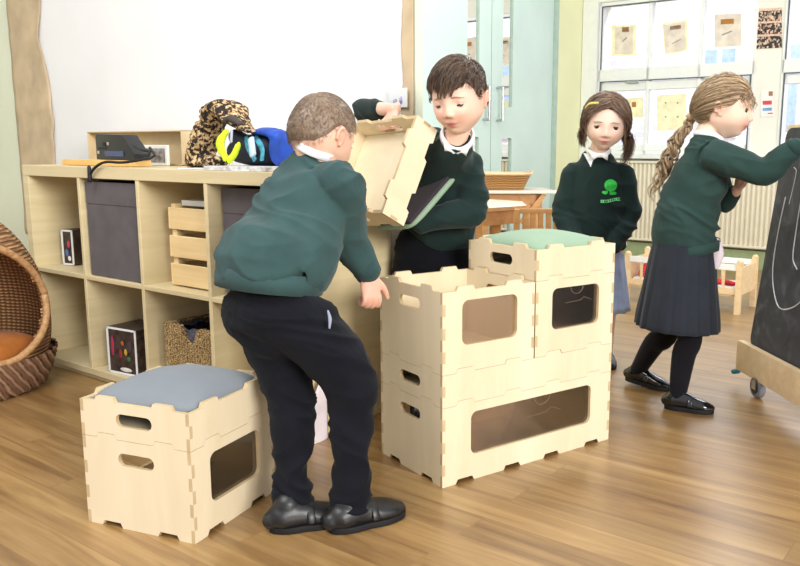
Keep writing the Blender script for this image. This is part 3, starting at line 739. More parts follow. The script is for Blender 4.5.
picture_box(cell(1)+.165, .09, ZB, .15, .165, .14, 'dark picture fronted box with white border in the lower shelf cell', None, .12,
            [('pink_patch', -.32, .6, .05, .22, (170, 50, 80)), ('yellow_patch', .12, .5, .05, .07, (190, 160, 60)), ('green_patch', .22, .36, .06, .05, (60, 110, 70)), ('white_patch', .1, .12, .2, .045, (220, 215, 212)), ('red_patch', -.05, .45, .05, .1, (150, 45, 45)), ('orange_patch', .02, .68, .05, .05, (180, 90, 50)), ('grey_patch', .25, .62, .08, .12, (70, 60, 62))])
picture_box(sx_at(76, 250, .12)[0], .12, ZM, .06, .135, .07, 'small dark box with pink patch in the upper left shelf cell', None, .2,
            [('pink_patch', .1, .6, .12, .1, (200, 70, 100)), ('blue_patch', -.1, .35, .14, .1, (90, 120, 170)), ('white_patch', .1, .2, .14, .07, (230, 230, 230))])

# things on top of the shelf -------------------------------------------------
# wall paper tray (cardboard box lid leaning)
xa = sx_at(88, 150, .33)[0]; xb = sx_at(182, 150, .33)[0]; zt = sx_at(120, 131, .33)[1]
card = plain('brown_cardboard', (206, 184, 146), .8, var=.03)
root = empty('cardboard_tray', SL((xa+xb)/2, .33, ZT), 'shallow pale cardboard tray standing on edge against the display paper', 'tray', rz=SRZ)
w = xb-xa; h = zt-ZT
m = MB(); m.box((-w/2, .05, .001), (w/2, .055, h)); obj('tray_back', m, card, root)
for a, b in (((-w/2, -.0, .001), (-w/2+.006, .05, h)), ((w/2-.006, -.0, .001), (w/2, .05, h)), ((-w/2, -.0, h-.006), (w/2, .05, h)), ((-w/2, -.0, .001), (w/2, .05, .007))):
    m = MB(); m.box(a, b); obj('tray_wall', bevel(m.mesh(), .002, 1), card, root)
# orange wooden board with tray base
xa = sx_at(67, 163, .1)[0]; xb = sx_at(139, 163, .1)[0]
m = MB(); m.box((xa+.01, .075, ZT+.001), (xb-.02, .16, ZT+.022), M4=SM); orange = wood('orange_pine_board', (224, 174, 96), (238, 192, 120), (3, 30, 30), .4)
top('wooden_board', bevel(m.mesh(), .004, 2), orange, 'orange wooden board lying under the black device on the shelf', 'board')
# black device
dx0 = sx_at(96, 150, .09)[0]; dx1 = sx_at(122, 150, .09)[0]; dx2 = sx_at(134, 150, .09)[0]; dzt = sx_at(96, 134, .10)[1]; zb = ZT+.023
root = empty('tape_player', SL((dx0+dx2)/2, .12, zb), 'black boxy electronic device on the orange wooden board', 'device', rz=SRZ)
me = flat_shape([[(dx0, 0), (dx2, 0), (dx2, .02), (dx1, dzt-zb-.004), (dx0+.01, dzt-zb), (dx0, dzt-zb-.01)]], .06)
me.transform(Matrix.Translation((-(dx0+dx2)/2, 0, 0)) @ Matrix.Rotation(PI/2, 4, 'X')); obj('casing', bevel(me, .004, 2), ['black', 'black'], root)
ox = -(dx0+dx2)/2
m = MB(); m.box((dx0+ox+.012, -.033, .02), (dx0+ox+.022, -.0305, .03)); m.box((dx0+ox+.075, -.033, .05), (dx0+ox+.085, -.0305, .06)); obj('indicator', m, plain('grey_button', (170, 165, 150), .4), root)
m = MB(); m.box((dx0+ox+.06, -.034, .012), (dx1+ox+.01, -.0305, .03)); obj('display_strip', m, plain('blue_grey_display', (60, 70, 110), .2), root)
m = MB(); m.box((dx0+ox+.02, -.033, .036), (dx0+ox+.066, -.0305, .042)); m.box((dx0+ox+.05, -.033, .046), (dx0+ox+.066, -.0305, .06)); obj('side_recess', m, 'blackmatt', root)
# cable
def SQ(u, v, y): x, z = sx_at(u, v, y); return SL(x, y, z)
cb = tube([SQ(150, 148, .09), SQ(154, 156, .05), SQ(140, 160, .02), SQ(122, 162.5, .0), SQ(106, 162, -.006), SQ(97, 166, -.01), SQ(91, 173, -.011), SQ(90, 181, -.011)], .0045, 8, 6)
cb.loft([SQ(134, 146, .08), SQ(142, 150, .06), SQ(150, 152, .06), SQ(146, 158, .05)], [.0045]*4, (.3, .7, .6), 8, 4)
cb.loft([SQ(89, 167, -.012), SQ(90, 180, -.012)], [.006, .008], (1, 0, 0), 8, 2)
top('power_cable', smooth(cb.mesh()), 'blackmatt', 'black cable looping from the device over the shelf edge', 'cable')
# framed photo card
pa = sx_at(135, 155, .28); pb2 = sx_at(167, 155, .28); ph = sx_at(150, 145, .28)[1]-ZT
root = empty('photo_frame', SL((pa[0]+pb2[0])/2, .28, ZT), 'small white framed photo standing beside the black device', 'photo frame', rz=SRZ)
w = pb2[0]-pa[0]
m = MB(); m.box((-w/2, 0, .001), (w/2, .012, ph)); obj('frame', bevel(m.mesh(), .002, 1), 'white', root)
m = MB(); m.box((-w/2+.012, -.002, .012), (w/2-.012, 0, ph-.012)); obj('photograph', m, plain('grey_photo', (110, 104, 104), .4, var=.6, scale=45), root)
# papers
def paper(x0, x1, y0, y1, label, h=.002, rz=0, col=None):
    m = MB(); cx, cy = (x0+x1)/2, (y0+y1)/2
    A = SM @ Matrix.Translation((cx, cy, ZT)) @ Matrix.Rotation(rz, 4, 'Z')
    m.box((x0-cx, y0-cy, .0008), (x1-cx, y1-cy, .0008+h), M4=A); return top('paper_sheet', m, col or 'white', label, 'paper')
paper(sx_at(170, 168, 0)[0], sx_at(200, 168, 0)[0], .03, .15, 'white sheet lying on the shelf between photo frame and leopard cloth', .003, .1)
pst = plain('printed_paper_stack', (226, 222, 222), .7, var=.18, scale=50)
paper(sx_at(203, 168, 0)[0], sx_at(262, 170, 0)[0], .004, .2, 'stack of printed sheets on the shelf in front of the hi-vis cloth', .012, .03, pst)
# leopard print cloth bag / hood
def leopard():
    t = NT('leopard_print'); v = t.n('ShaderNodeTexNoise', Scale=75.0, Detail=2.5, Roughness=.6, Distortion=.6); t.l(t.coord(), v.inputs['Vector'])
    t.l(t.ramp([(.40, (30, 22, 18)), (.49, (58, 42, 30)), (.52, (172, 138, 94)), (.66, (220, 196, 156))], v.outputs[0]), t.b.inputs['Base Color']); t.b.inputs['Roughness'].default_value = .9; t.bump(v.outputs[0], .5, .004)
    def S2(u, v, y): x, z = sx_at(u, v, y); return SL(x, y, z)
    mb = MB(); sd = tuple(UX)
    # hood: tall left side, arch over, drooping to the right
    mb.loft([S2(199, 160, .14), S2(204, 144, .14), S2(210, 127, .14), S2(217, 115, .14), S2(226, 109, .14)], [(.040, .05), (.036, .055), (.030, .055), (.028, .05), (.022, .045)], sd, 14, 4)
    mb.loft([S2(216, 112, .14), S2(228, 108, .14), S2(234, 117, .12), S2(245, 127, .11), S2(253, 131, .10)], [(.03, .06), (.03, .06), (.02, .05), (.013, .035), (.008, .02)], (0, 0, 1), 12, 4)
    mb.loft([S2(196, 161, .15), S2(210, 160, .13), S2(218, 161, .12)], [(.02, .04)]*3, (0, 0, 1), 10, 3)
    me = remesh(mb, .007, 3); folds(me, .006, (20, 20, 20), 3)
    co = verts(me); co[:, 2] = np.maximum(co[:, 2], ZT+.002); set_verts(me, co)
    root = empty('leopard_coat', SL(sx_at(210, 160, .2)[0], .2, ZT), 'leopard print furry coat heaped on the shelf with its hood up', 'coat'); obj('coat_body', me, t.m, root, True)
    mb = MB(); mb.loft([S2(224, 121, .085), S2(232, 119, .08), S2(239, 123, .08)], [(.010, .010), (.012, .012), (.008, .01)], sd, 10, 3); obj('fleece_lining', smooth(mb.mesh()), plain('grey_lining', (74, 66, 62), .95), root, True)
    # yellow hi-vis
    mb = MB()
    mb.loft([S2(227, 131, .07), S2(220, 143, .06), S2(226, 160, .05)], [(.012, .006), (.020, .007), (.010, .007)], sd, 12, 4)
    mb.loft([S2(239, 143, .06), S2(235, 152, .05), S2(229, 161, .045)], [(.005, .008), (.010, .010), (.010, .010)], sd, 12, 4)
    me = remesh(mb, .005, 2); folds(me, .003, (30, 30, 30), 4); co = verts(me); co[:, 2] = np.maximum(co[:, 2], ZT+.014); set_verts(me, co)
    hv = empty('hi_vis_vest', SL(sx_at(228, 160, .1)[0], .1, ZT+.013), 'fluorescent yellow vest bundled under the leopard coat hood', 'vest')
    obj('vest_body', me, plain('fluorescent_yellow', (212, 236, 40), .8, var=.06), hv, True)
    mb = MB(); mb.loft([S2(231.5, 131, .055), S2(231, 142, .045)], [(.006, .003)]*2, sd, 8, 2); obj('reflective_strip', smooth(mb.mesh()), plain('silver_strip', (170, 172, 190), .3), hv, True)
    # backpack: black body, teal straps, blue pocket
    bp = empty('backpack', SL(sx_at(262, 160, .16)[0], .16, ZT), 'black and blue backpack lying on the shelf behind the hi-vis vest', 'backpack')
    mb = MB(); mb.loft([S2(244, 151, .17), S2(256, 150, .17), S2(275, 150, .17)], [(.04, .06), (.05, .07), (.05, .07)], (0, 0, 1), 14, 4)
    mb.loft([S2(236, 137, .13), S2(246, 143, .13)], [(.026, .024)]*2, (0, 0, 1), 10, 2)
    me = remesh(mb, .006, 3); co = verts(me); co[:, 2] = np.maximum(co[:, 2], ZT+.002); set_verts(me, co); obj('bag_body', me, plain('black_nylon', (20, 24, 40), .7), bp, True)
    mb = MB(); mb.loft([S2(258, 133, .15), S2(270, 132, .14), S2(288, 139, .14), S2(300, 147, .15)], [(.008, .03), (.014, .04), (.014, .04), (.01, .03)], (0, 0, 1), 12, 4)
    mb.loft([S2(276, 148, .12), S2(285, 148, .12), S2(296, 150, .13)], [(.052, .02)]*3, (0, 0, 1), 12, 4)
    me = remesh(mb, .006, 2); folds(me, .003, (26, 26, 26), 6); co = verts(me); co[:, 2] = np.maximum(co[:, 2], ZT+.014); set_verts(me, co); obj('blue_flap', me, plain('royal_blue_nylon', (22, 70, 170), .6, var=.15), bp, True)
    mb = MB()
    mb.loft([S2(246, 137, .12), S2(248, 148, .10), S2(255, 160, .09)], [(.008, .003)]*3, sd, 8, 4); mb.loft([S2(255, 137, .12), S2(262, 148, .10), S2(262, 160, .09)], [(.009, .003)]*3, sd, 8, 4)
    obj('teal_strap', smooth(mb.mesh()), plain('teal_webbing', (60, 140, 160), .7, var=.3, scale=80), bp, True)
    mb = MB(); mb.loft([S2(251, 139, .105), S2(253, 155, .09)], [(.013, .006)]*2, sd, 10, 2); obj('pale_patch', smooth(mb.mesh()), plain('pale_blue_patch', (190, 208, 224), .7), bp, True)
leopard()
# pale cloth leaning on the shelf end (behind the boy's knees)
mb = MB(); E0 = SHELF_O+UX*1.47
for k in range(1):
    pp = [E0+UX*.02+UY*.05, E0+UX*.03+UY*.09]
    mb.loft([pp[0]+Vector((0, 0, .002)), pp[0]+Vector((0, 0, .1)), pp[1]+Vector((0, 0, .2))], [(.03, .004), (.034, .005), (.03, .004)], tuple(UY), 10, 4)
top('white_cloth', smooth(mb.mesh()), fabric('white_pink_cloth', (232, 222, 228), .05), 'white cloth hanging against the end of the shelf unit behind the boy', 'cloth')

# ================================================================== WICKER POD CHAIR
def pod():
    Cc = Vector((-1.757, 2.65, 0))
    root = empty('wicker_pod', Cc, 'brown wicker egg shaped pod seat beside the shelf unit', 'seat')
    def prof(f):
        z = .002+f*.635; r = .30*math.sqrt(max(0, 1-((z-.22)/(.419 if z > .22 else .38))**2))
        return z, r
    # opening faces toward +x / camera
    od = math.atan2(-.85, .55)
    def shell(off, f0, f1, cond, n=90, m=56):
        vs = []; fs = []
        for i in range(m+1):
            f = f0+(f1-f0)*i/m; z, r = prof(f)
            for j in range(n):
                a = 2*PI*j/n; vs.append(Cc+Vector(((r+off)*math.cos(a), (r+off)*math.sin(a), z)))
        for i in range(m):
            f = f0+(f1-f0)*(i+.5)/m
            for j in range(n):
                a = 2*PI*(j+.5)/n
                if cond(f, a): q = i*n+j; q2 = i*n+(j+1) % n; fs.append((q, q2, q2+n, q+n))
        return vs, fs
    def inopen(f, a):
        d = (a-od+PI) % (2*PI)-PI
        return f > .2 and (d/1.2)**2+((f-.50)/.34)**2 < 1
    t = NT('brown_wicker'); br = t.n('ShaderNodeTexWave', Scale=26.0, Distortion=2.0, _bands_direction='Z'); t.l(t.coord((1, 1, 1)), br.inputs['Vector'])
    w2 = t.n('ShaderNodeTexWave', Scale=16.0, Distortion=1.0, _bands_direction='X'); t.l(t.coord((1, 1, 1)), w2.inputs['Vector'])
    mu = t.n('ShaderNodeMath', _operation='MULTIPLY'); t.l(br.outputs[0], mu.inputs[0]); t.l(w2.outputs[0], mu.inputs[1])
    t.l(t.ramp([(.0, (128, 90, 58)), (.25, (156, 112, 74)), (.8, (206, 162, 114))], mu.outputs[0]), t.b.inputs['Base Color']); t.b.inputs['Roughness'].default_value = .7; t.bump(br.outputs[0], .8, .008)
    vs, fs = shell(0, 0, .995, lambda f, a: not inopen(f, a))
    me = MB().add(vs, fs).mesh(); bm = bmesh.new(); bm.from_mesh(me)
    bmesh.ops.delete(bm, geom=[v for v in bm.verts if not v.link_faces], context='VERTS'); bmesh.ops.recalc_face_normals(bm, faces=bm.faces); bmesh.ops.solidify(bm, geom=bm.faces[:], thickness=.012); bm.to_mesh(me); bm.free()
    obj('woven_shell', smooth(me), t.m, root, True)
    # rolled rim round the opening
    pts = []
    for k in range(48):
        an = 2*PI*k/48; f = .5+.34*math.sin(an); f = max(f, .2); a = od+1.2*math.cos(an)
        if f == .26:
            pass
        z, r = prof(f); pts.append(Cc+Vector(((r+.006)*math.cos(a), (r+.006)*math.sin(a), z)))
    pts.append(pts[0]); mb = MB(); mb.loft(pts, [.012]*len(pts), (0, 0, 1), 10, 2, cap=False)
    rm = wood('pale_cane_rim', (150, 108, 70), (200, 158, 110), (60, 60, 60), .6); obj('cane_rim', smooth(mb.mesh()), rm, root, True)
    # braided bottom bowl
    vs, fs = shell(.02, 0, .2, lambda f, a: True, 90, 16); me = MB().add(vs, fs).mesh(); smooth(me)
    t2 = NT('braided_willow'); wv = t2.n('ShaderNodeTexWave', Scale=14.0, Distortion=3.0, _bands_direction='DIAGONAL'); t2.l(t2.coord((1, 1, 1)), wv.inputs['Vector'])
    t2.l(t2.ramp([(.1, (134, 98, 74)), (.5, (152, 114, 90)), (.95, (180, 142, 114))], wv.outputs[0]), t2.b.inputs['Base Color']); t2.bump(wv.outputs[0], 1, .012); t2.b.inputs['Roughness'].default_value = .7
    co = verts(me); no = normals(me); ang = np.arctan2(co[:, 1]-Cc.y, co[:, 0]-Cc.x); co += no*(.007*np.sin(ang*34+co[:, 2]*120))[:, None]; co[:, 2] = np.maximum(co[:, 2], .001); set_verts(me, co)
    obj('braided_base', me, t2.m, root, True)
    # cushion
    me = cushion_mesh(.42, .42, .1, .03); me.transform(Matrix.Translation(Cc+Vector((0, 0, .06)))); top('round_cushion', me, fabric('rust_orange_cushion', (186, 110, 40), .1), 'rust orange cushion inside the wicker pod seat', 'cushion')
pod()

# ================================================================== BACKGROUND FURNITURE
def wtab(root, name, me, mat): return obj(name, me, mat, root, True)
def table_near():
    c = J(495, 212, 3.95); z = .545; cx, cy = -.055, 4.12
    root = empty('round_table', (cx, cy, 0), 'pale topped beech table behind the big stack of boxes', 'table')
    me = flat_shape([[(.37*math.cos(a)*1.0, .37*math.sin(a)) for a in np.linspace(0, 2*PI, 9)[:-1]+PI/8]], .022); me.transform(Matrix.Translation((cx, cy, z))); wtab(root, 'table_top', bevel(me, .004, 1), ['tabletop', 'beech'])
    me = flat_shape([[(.33*math.cos(a), .33*math.sin(a)) for a in np.linspace(0, 2*PI, 9)[:-1]+PI/8], [(.30*math.cos(a), .30*math.sin(a)) for a in np.linspace(0, 2*PI, 9)[:-1]+PI/8]], .07); me.transform(Matrix.Translation((cx, cy, z-.047))); wtab(root, 'apron', me, ['beech', 'beech'])
    for a in (PI/4, 3*PI/4, 5*PI/4, 7*PI/4):
        m = MB(); x, y = cx+.27*math.cos(a), cy+.27*math.sin(a); m.box((x-.022, y-.022, 0), (x+.022, y+.022, z-.012)); wtab(root, 'leg', bevel(m.mesh(), .003, 1), 'beech')
table_near()
def tray_table():
    # rectangular table by the door wall with a wicker tray on it
    z = .585; A = J(536, 190, 5.15); B = J(430, 190, 4.35)
    c = Vector(((A.x+.12), 5.05, 0)); L = .46; Wd = .42
    Mx = frame(Vector((A.x+.25, A.y+.1, 0)), -UY, UX, (0, 0, 1)); Mx = frame(Vector((A.x+.0, 5.25, 0)), Vector((-1, -.12, 0)).normalized(), Vector((.12, -1, 0)).normalized(), (0, 0, 1))
    root = empty('long_table', Mx @ Vector((L/2, Wd/2, 0)), 'beech table by the doors carrying a wicker tray', 'table')
    m = MB(); m.box((-.06, 0, z-.02), (L, Wd, z), M4=Mx); wtab(root, 'table_top', bevel(m.mesh(), .004, 1), 'tabletop')
    m = MB(); m.box((.04, .04, z-.075), (L-.06, .06, z-.02), M4=Mx); wtab(root, 'apron', m, 'beech'); m = MB(); m.box((.04, Wd-.06, z-.075), (L-.06, Wd-.04, z-.02), M4=Mx); wtab(root, 'apron', m, 'beech')
    for x in (.03, L-.1):
        for y in (.04, Wd-.08):
            m = MB(); m.box((x, y, 0), (x+.04, y+.04, z-.02), M4=Mx); wtab(root, 'leg', m, 'beech')
    m = MB(); m.bar(Mx @ Vector((.02, Wd-.03, z-.02)), Mx @ Vector((.16, Wd-.03, z-.2)), .03, .03); m.bar(Mx @ Vector((.17, Wd-.05, z-.02)), Mx @ Vector((.02, Wd-.05, z-.25)), .03, .03); wtab(root, 'brace', m, 'beech')
    # wicker tray
    p = J(500, 186, 4.95); tx, ty = p.x-.02, 4.98
    r = empty('wicker_tray', (tx, ty, z), 'shallow open wicker tray on the far beech table', 'tray')
    vs = []; N = 48
    for (k, zz) in ((.78, .003), (1.0, .095), (1.03, .095), (.98, .095), (.75, .012)):
        for i in range(N):
            a = 2*PI*i/N; cs, sn = math.cos(a), math.sin(a); q = (abs(cs)**6+abs(sn)**6)**(-1/6); vs.append((tx+cs*q*.21*k, ty+sn*q*.15*k, z+zz+.012*abs(cs)**4*(zz > .05)))
    fs = [(a*N+i, a*N+(i+1) % N, (a+1)*N+(i+1) % N, (a+1)*N+i) for a in range(4) for i in range(N)]+[tuple(range(N))[::-1], tuple(range(4*N, 5*N))]
    me = MB().add(vs, fs).mesh()
    t = NT('tan_woven_cane'); wv = t.n('ShaderNodeTexWave', Scale=30.0, Distortion=4.0, _bands_direction='Z'); t.l(t.coord(), wv.inputs['Vector']); t.l(t.ramp([(.1, (150, 100, 52)), (.8, (222, 178, 118))], wv.outputs[0]), t.b.inputs['Base Color']); t.b.inputs['Roughness'].default_value = .7
    obj('woven_tray', smooth(me), t.m, r, True)
    m = MB(); m.loft([(tx+.21*math.cos(a)*(abs(math.cos(a))**6+abs(math.sin(a))**6)**(-1/6)*1.02, ty+.15*math.sin(a)*(abs(math.cos(a))**6+abs(math.sin(a))**6)**(-1/6)*1.02, z+.097+.012*abs(math.cos(a))**4) for a in np.linspace(0, 2*PI, 41)], [.008]*41, (0, 0, 1), 8, 1, cap=False); obj('rim', smooth(m.mesh()), 'lightbeech', r, True)
tray_table()
def chair_back():
    Mx = frame(Vector((J(537, 230, 3.7).x, 3.72, 0)), Vector((1, .12, 0)).normalized(), Vector((-.12, 1, 0)).normalized(), (0, 0, 1))
    root = empty('slatted_chair', Mx.translation, 'small beech slat backed chair between the table and the dark haired girl', 'chair')
    w = .095; zt = .555
    for x in (-w, w):
        m = MB(); m.bar(Mx @ Vector((x, 0, 0)), Mx @ Vector((x, -.0, zt)), .028, .032); wtab(root, 'back_post', bevel(m.mesh(), .004, 1), 'beech')
        m = MB(); m.box((x-.014, .25, 0), (x+.014, .278, .28), M4=Mx); wtab(root, 'leg', m, 'beech')
    for x in np.linspace(-w+.04, w-.04, 4):
        m = MB(); m.box((x-.011, -.008, .30), (x+.011, .008, zt-.02), M4=Mx); wtab(root, 'slat', m, 'beech')
    m = MB(); m.box((-w, -.011, zt-.022), (w, .011, zt), M4=Mx); wtab(root, 'top_rail', bevel(m.mesh(), .005, 2), 'beech')
    m = MB(); m.box((-w-.01, -.01, .27), (w+.01, .29, .29), M4=Mx); wtab(root, 'seat', bevel(m.mesh(), .006, 2), 'beech')
chair_back()
def cot():
    P0 = Vector((.88, 4.36, 0)); d = Vector((.816, -.578, 0)).normalized(); L = .61
    a = d; b = Vector((-d.y, d.x, 0)); Mx = frame(P0, a, b, (0, 0, 1)); Wd = .27
    root = empty('doll_cot', Mx @ Vector((L/2, Wd/2, 0)), 'small pale wooden doll cot behind the fair haired girl', 'toy bed')
    for x in (0, L):
        for y in (0, Wd):
            m = MB(); m.box((x-.014, y-.014, 0), (x+.014, y+.014, .27), M4=Mx); ellipsoid(m, Mx @ Vector((x, y, .27)), (.015, .015, .012)); wtab(root, 'corner_post', m, 'lightbeech')
    for y in (0, Wd):
        for z in (.225, .10):
            m = MB(); m.box((0, y-.008, z), (L, y+.008, z+.03), M4=Mx); wtab(root, 'rail', m, 'white' if z > .2 else 'lightbeech')
        for x in np.linspace(.08, L-.08, 6):
            m = MB(); m.box((x-.007, y-.004, .12), (x+.007, y+.004, .23), M4=Mx); wtab(root, 'spindle', m, 'lightbeech')
    for x in (0, L):
        m = MB(); m.box((x-.006, 0, .1), (x+.006, Wd, .24), M4=Mx); wtab(root, 'end_board', m, 'lightbeech')
    m = MB(); m.box((0, 0, .09), (L, Wd, .1), M4=Mx); wtab(root, 'cot_base', m, 'lightbeech')
    m = MB(); m.box((.02, .02, .1), (L-.02, Wd-.02, .135), M4=Mx); me = bevel(m.mesh(), .012, 3)
    top('doll_mattress', me, fabric('white_doll_bedding', (240, 236, 236), .03), 'white doll mattress lying in the wooden cot', 'mattress')
    rd = plain('red_print_cloth', (200, 44, 52), .9, var=.4, scale=90)
    m = MB(); 
    for x0 in (.06,): 
        m.loft([Mx @ Vector((x0, .06, .15)), Mx @ Vector((x0+.03, .12, .2)), Mx @ Vector((x0+.02, .2, .16))], [(.025, .02), (.035, .03), (.02, .02)], (0, 0, 1), 10, 3)
    top('doll_blanket', smooth(m.mesh()), rd, 'red cloth bundled at the left end of the doll cot', 'cloth')
    m = MB(); m.loft([Mx @ Vector((L-.2, .05, .145)), Mx @ Vector((L-.12, .08, .15)), Mx @ Vector((L-.05, .07, .145))], [(.01, .03), (.014, .035), (.01, .025)], (0, 0, 1), 10, 3)
    top('doll_blanket', smooth(m.mesh()), rd, 'red patterned cloth at the right end of the doll cot', 'cloth')
cot()

# ================================================================== CHALKBOARD EASEL
def easel():
    far = Vector((.963, 2.75, 0)); d = Vector((.115, -1, 0)).normalized(); sx = Vector((-d.y, d.x, 0))   # sx = +x side (away from the girl)
    Mx = frame(far, d, sx, (0, 0, 1)); L = .95
    root = empty('chalkboard_easel', Mx @ Vector((L/2, .1, 0)), 'double sided black chalkboard easel on castors at the right edge', 'easel')
    m = MB(); m.box((0, -.012, .06), (L, .012, .165), M4=Mx); wtab(root, 'base_rail', bevel(m.mesh(), .004, 2), 'lightbeech')
    m = MB(); m.box((0, .43, .06), (L, .454, .165), M4=Mx); wtab(root, 'base_rail', bevel(m.mesh(), .004, 2), 'lightbeech')
    for x in (.012, L-.012):
        m = MB(); m.box((x-.012, .0, .10), (x+.012, .44, .14), M4=Mx); wtab(root, 'cross_rail', bevel(m.mesh(), .003, 1), 'lightbeech')
    zt = .90; lean = .085; y0 = .025; zb = .155
    # board plane: from (y0, zb) to (y0+lean, zt)
    up = Vector((0, lean, zt-zb)); hh = up.length; up.normalize(); nr = Vector((1, 0, 0)).cross(up)
    def board(y0, sgn):
        upv = Vector((0, lean*sgn, zt-zb)).normalized(); nv = Vector((1, 0, 0)).cross(upv)
        me = flat_shape([rrect(.03, 0, L-.03, hh, .03, 5)], .012); F_ = frame(Vector((0, y0, zb)), (1, 0, 0), upv, nv); me.transform(Mx @ F_); return me, Mx @ F_
    t = NT('dusty_chalkboard'); nz = t.n('ShaderNodeTexNoise', Scale=9.0, Detail=5.0, Distortion=1.5); t.l(t.coord(), nz.inputs['Vector']); t.l(t.ramp([(.3, (52, 52, 55)), (.55, (66, 66, 69)), (.75, (98, 98, 102))], nz.outputs[0]), t.b.inputs['Base Color']); t.b.inputs['Roughness'].default_value = .75
    me, FF = board(y0, 1); bo = wtab(root, 'chalkboard', me, [t.m, 'black'])
    me2, _ = board(.42, -1); wtab(root, 'chalkboard', me2, [t.m, 'black'])
    m = MB(); m.box((.02, y0+lean-.004, zt-.01), (L-.02, .42-lean+.004, zt+.012), M4=Mx); wtab(root, 'top_ledge', bevel(m.mesh(), .005, 2), 'lightbeech')
    m = MB()
    fl = Matrix(FF)
    def chalk(pts, r=.0022): m.loft([fl @ Vector((x, y, -s_*.0065)) for x, y in pts], [r]*len(pts), (0, 0, 1), 6, 5)
    s_ = 1 if (fl.to_3x3() @ Vector((0, 0, 1))).x > 0 else -1
    chalk([(.10, .52), (.092, .40), (.10, .28), (.14, .20), (.2, .16), (.3, .2), (.36, .3), (.4, .5)])
    chalk([(.2, .62), (.2, .5), (.205, .4), (.215, .33), (.25, .3)]); chalk([(.3, .6), (.34, .5), (.42, .46), (.5, .5), (.52, .6)], .0015)
    chalk([(.12, .62), (.14, .6), (.13, .5)], .0012)
    obj('chalk_drawing', smooth(m.mesh()), plain('white_chalk', (214, 214, 216), .9, var=.1), bo, True)
    for x, y in ((.15, 0), (L-.12, 0), (.15, .44), (L-.12, .44)):
        w = MB(); c = Mx @ Vector((x, y, .038)); cyl(w, c-sx*.012, c+sx*.012, .037, 22); wo = wtab(root, 'castor', bevel(w.mesh(), .003, 1), plain('grey_castor_tyre', (120, 122, 132), .5))
        w = MB(); cyl(w, c-sx*.014, c+sx*.014, .024, 18); obj('hub', w, 'black', wo, True)
        w = MB(); w.box((x-.014, y-.017, .03), (x+.014, y-.013, .066), M4=Mx); w.box((x-.014, y+.013, .03), (x+.014, y+.017, .066), M4=Mx); w.box((x-.014, y-.017, .06), (x+.014, y+.017, .068), M4=Mx); obj('castor_fork', w, 'steel', wo, True)
    p = J(738, 372, 2.76); q = J(747, 368, 2.75)
    m = MB(); cyl(m, p, q+(q-p)*.6, .005); o = wtab(root, 'brake_lever', m, 'steel'); m = MB(); ellipsoid(m, J(734, 371.5, 2.76), (.011, .008, .009)); cyl(m, J(734, 371.5, 2.76), J(739, 371, 2.76), .009); obj('lever_cap', smooth(m.mesh()), plain('teal_plastic_cap', (30, 120, 140), .4), o, True)
easel()

# ================================================================== CHILDREN
def head_frame(c, yaw, pitch, roll=0, k=1.0, ky=1.0):
    """local x = face direction, y = the child's left, z = up"""
    Rz = Matrix.Rotation(yaw, 4, 'Z') @ Matrix.Rotation(pitch, 4, 'Y') @ Matrix.Rotation(roll, 4, 'X')
    return Matrix.Translation(c) @ Rz @ Matrix.Diagonal((k, k*ky, k, 1))
HA, HB, HC = .086, .0715, .098
def G_(x, s): return np.exp(-(x/s)**2)
def sstep(a, b, x): t = np.clip((x-a)/(b-a), 0, 1); return t*t*(3-2*t)
def skull(D):
    """D: unit directions (n,3) -> plain skull surface (head-local metres)"""
    dx, dy, dz = D.T; p = D*np.array([HA, HB, HC]); x, y, z = p.T.copy()
    back = sstep(0, -.6, dx); front = sstep(0, .5, dx)
    low = sstep(-.05, -1, dz)
    x = x*(1+.04*back*(1-low)); y = y*(1-.30*sstep(-.45, -1.05, dz))*(1+.035*G_(dz+.35, .3)*front); y = y*(1+.05*sstep(.1, .7, dz)*sstep(.3, -.5, dx))
    x = x*(1-.34*low*back); x = x+.010*low*front
    x = x-.006*front*G_(y, .05)*sstep(.3, -.1, dz)*0
    z = z*(1+.0*dz)
    return np.stack([x, y, z], 1)
def face(D, smile=0.):
    p = skull(D); x, y, z = p.T.copy(); f = sstep(.25, .6, D[:, 0]); ay = np.abs(y)
    nose = np.where(z > -.031, G_(z+.031, .020), G_(z+.031, .0075))*.0130*G_(y, .0092)
    nose += .0055*G_(ay-.0105, .0055)*G_(z+.033, .006)
    bridge = .003*G_(y, .008)*G_(z-.0, .014)
    eyes = -.0075*G_(ay-.030, .014)*G_(z+.004, .0115)
    brow = .0025*G_(ay-.028, .02)*G_(z-.015, .007)
    cheek = .0055*G_(ay-.034, .017)*G_(z+.036, .02)
    k = 1+smile*.35
    zz = z-smile*.004*(ay/.02)**2
    lips = .0050*G_(y, .0165*k)*G_(zz+.0535, .0038)+.0052*G_(y, .0145*k)*G_(zz+.0625, .0042)-.0035*G_(y, .016*k)*G_(zz+.058, .0020)-.0015*G_(ay-.021*k, .005)*G_(zz+.058, .005)
    chin = .006*G_(y, .018)*G_(z+.083, .012)-.002*G_(z+.071, .005)*G_(y, .02)
    x = x+f*(nose+bridge+eyes+brow+cheek+lips+chin)
    return np.stack([x, y, z], 1)
def sphere_dirs(n=96, m=72):
    D = []; F = []
    for i in range(1, m):
        th = PI*i/m
        for j in range(n): ph = 2*PI*j/n; D.append((math.sin(th)*math.cos(ph), math.sin(th)*math.sin(ph), math.cos(th)))
    k = len(D); D += [(0, 0, 1), (0, 0, -1)]
    for i in range(m-2):
        for j in range(n): F.append((i*n+j, (i+1)*n+j, (i+1)*n+(j+1) % n, i*n+(j+1) % n))
    for j in range(n): F.append((k, j, (j+1) % n)); F.append((k+1, (m-2)*n+(j+1) % n, (m-2)*n+j))
    return np.array(D), F
SD, SF = sphere_dirs()
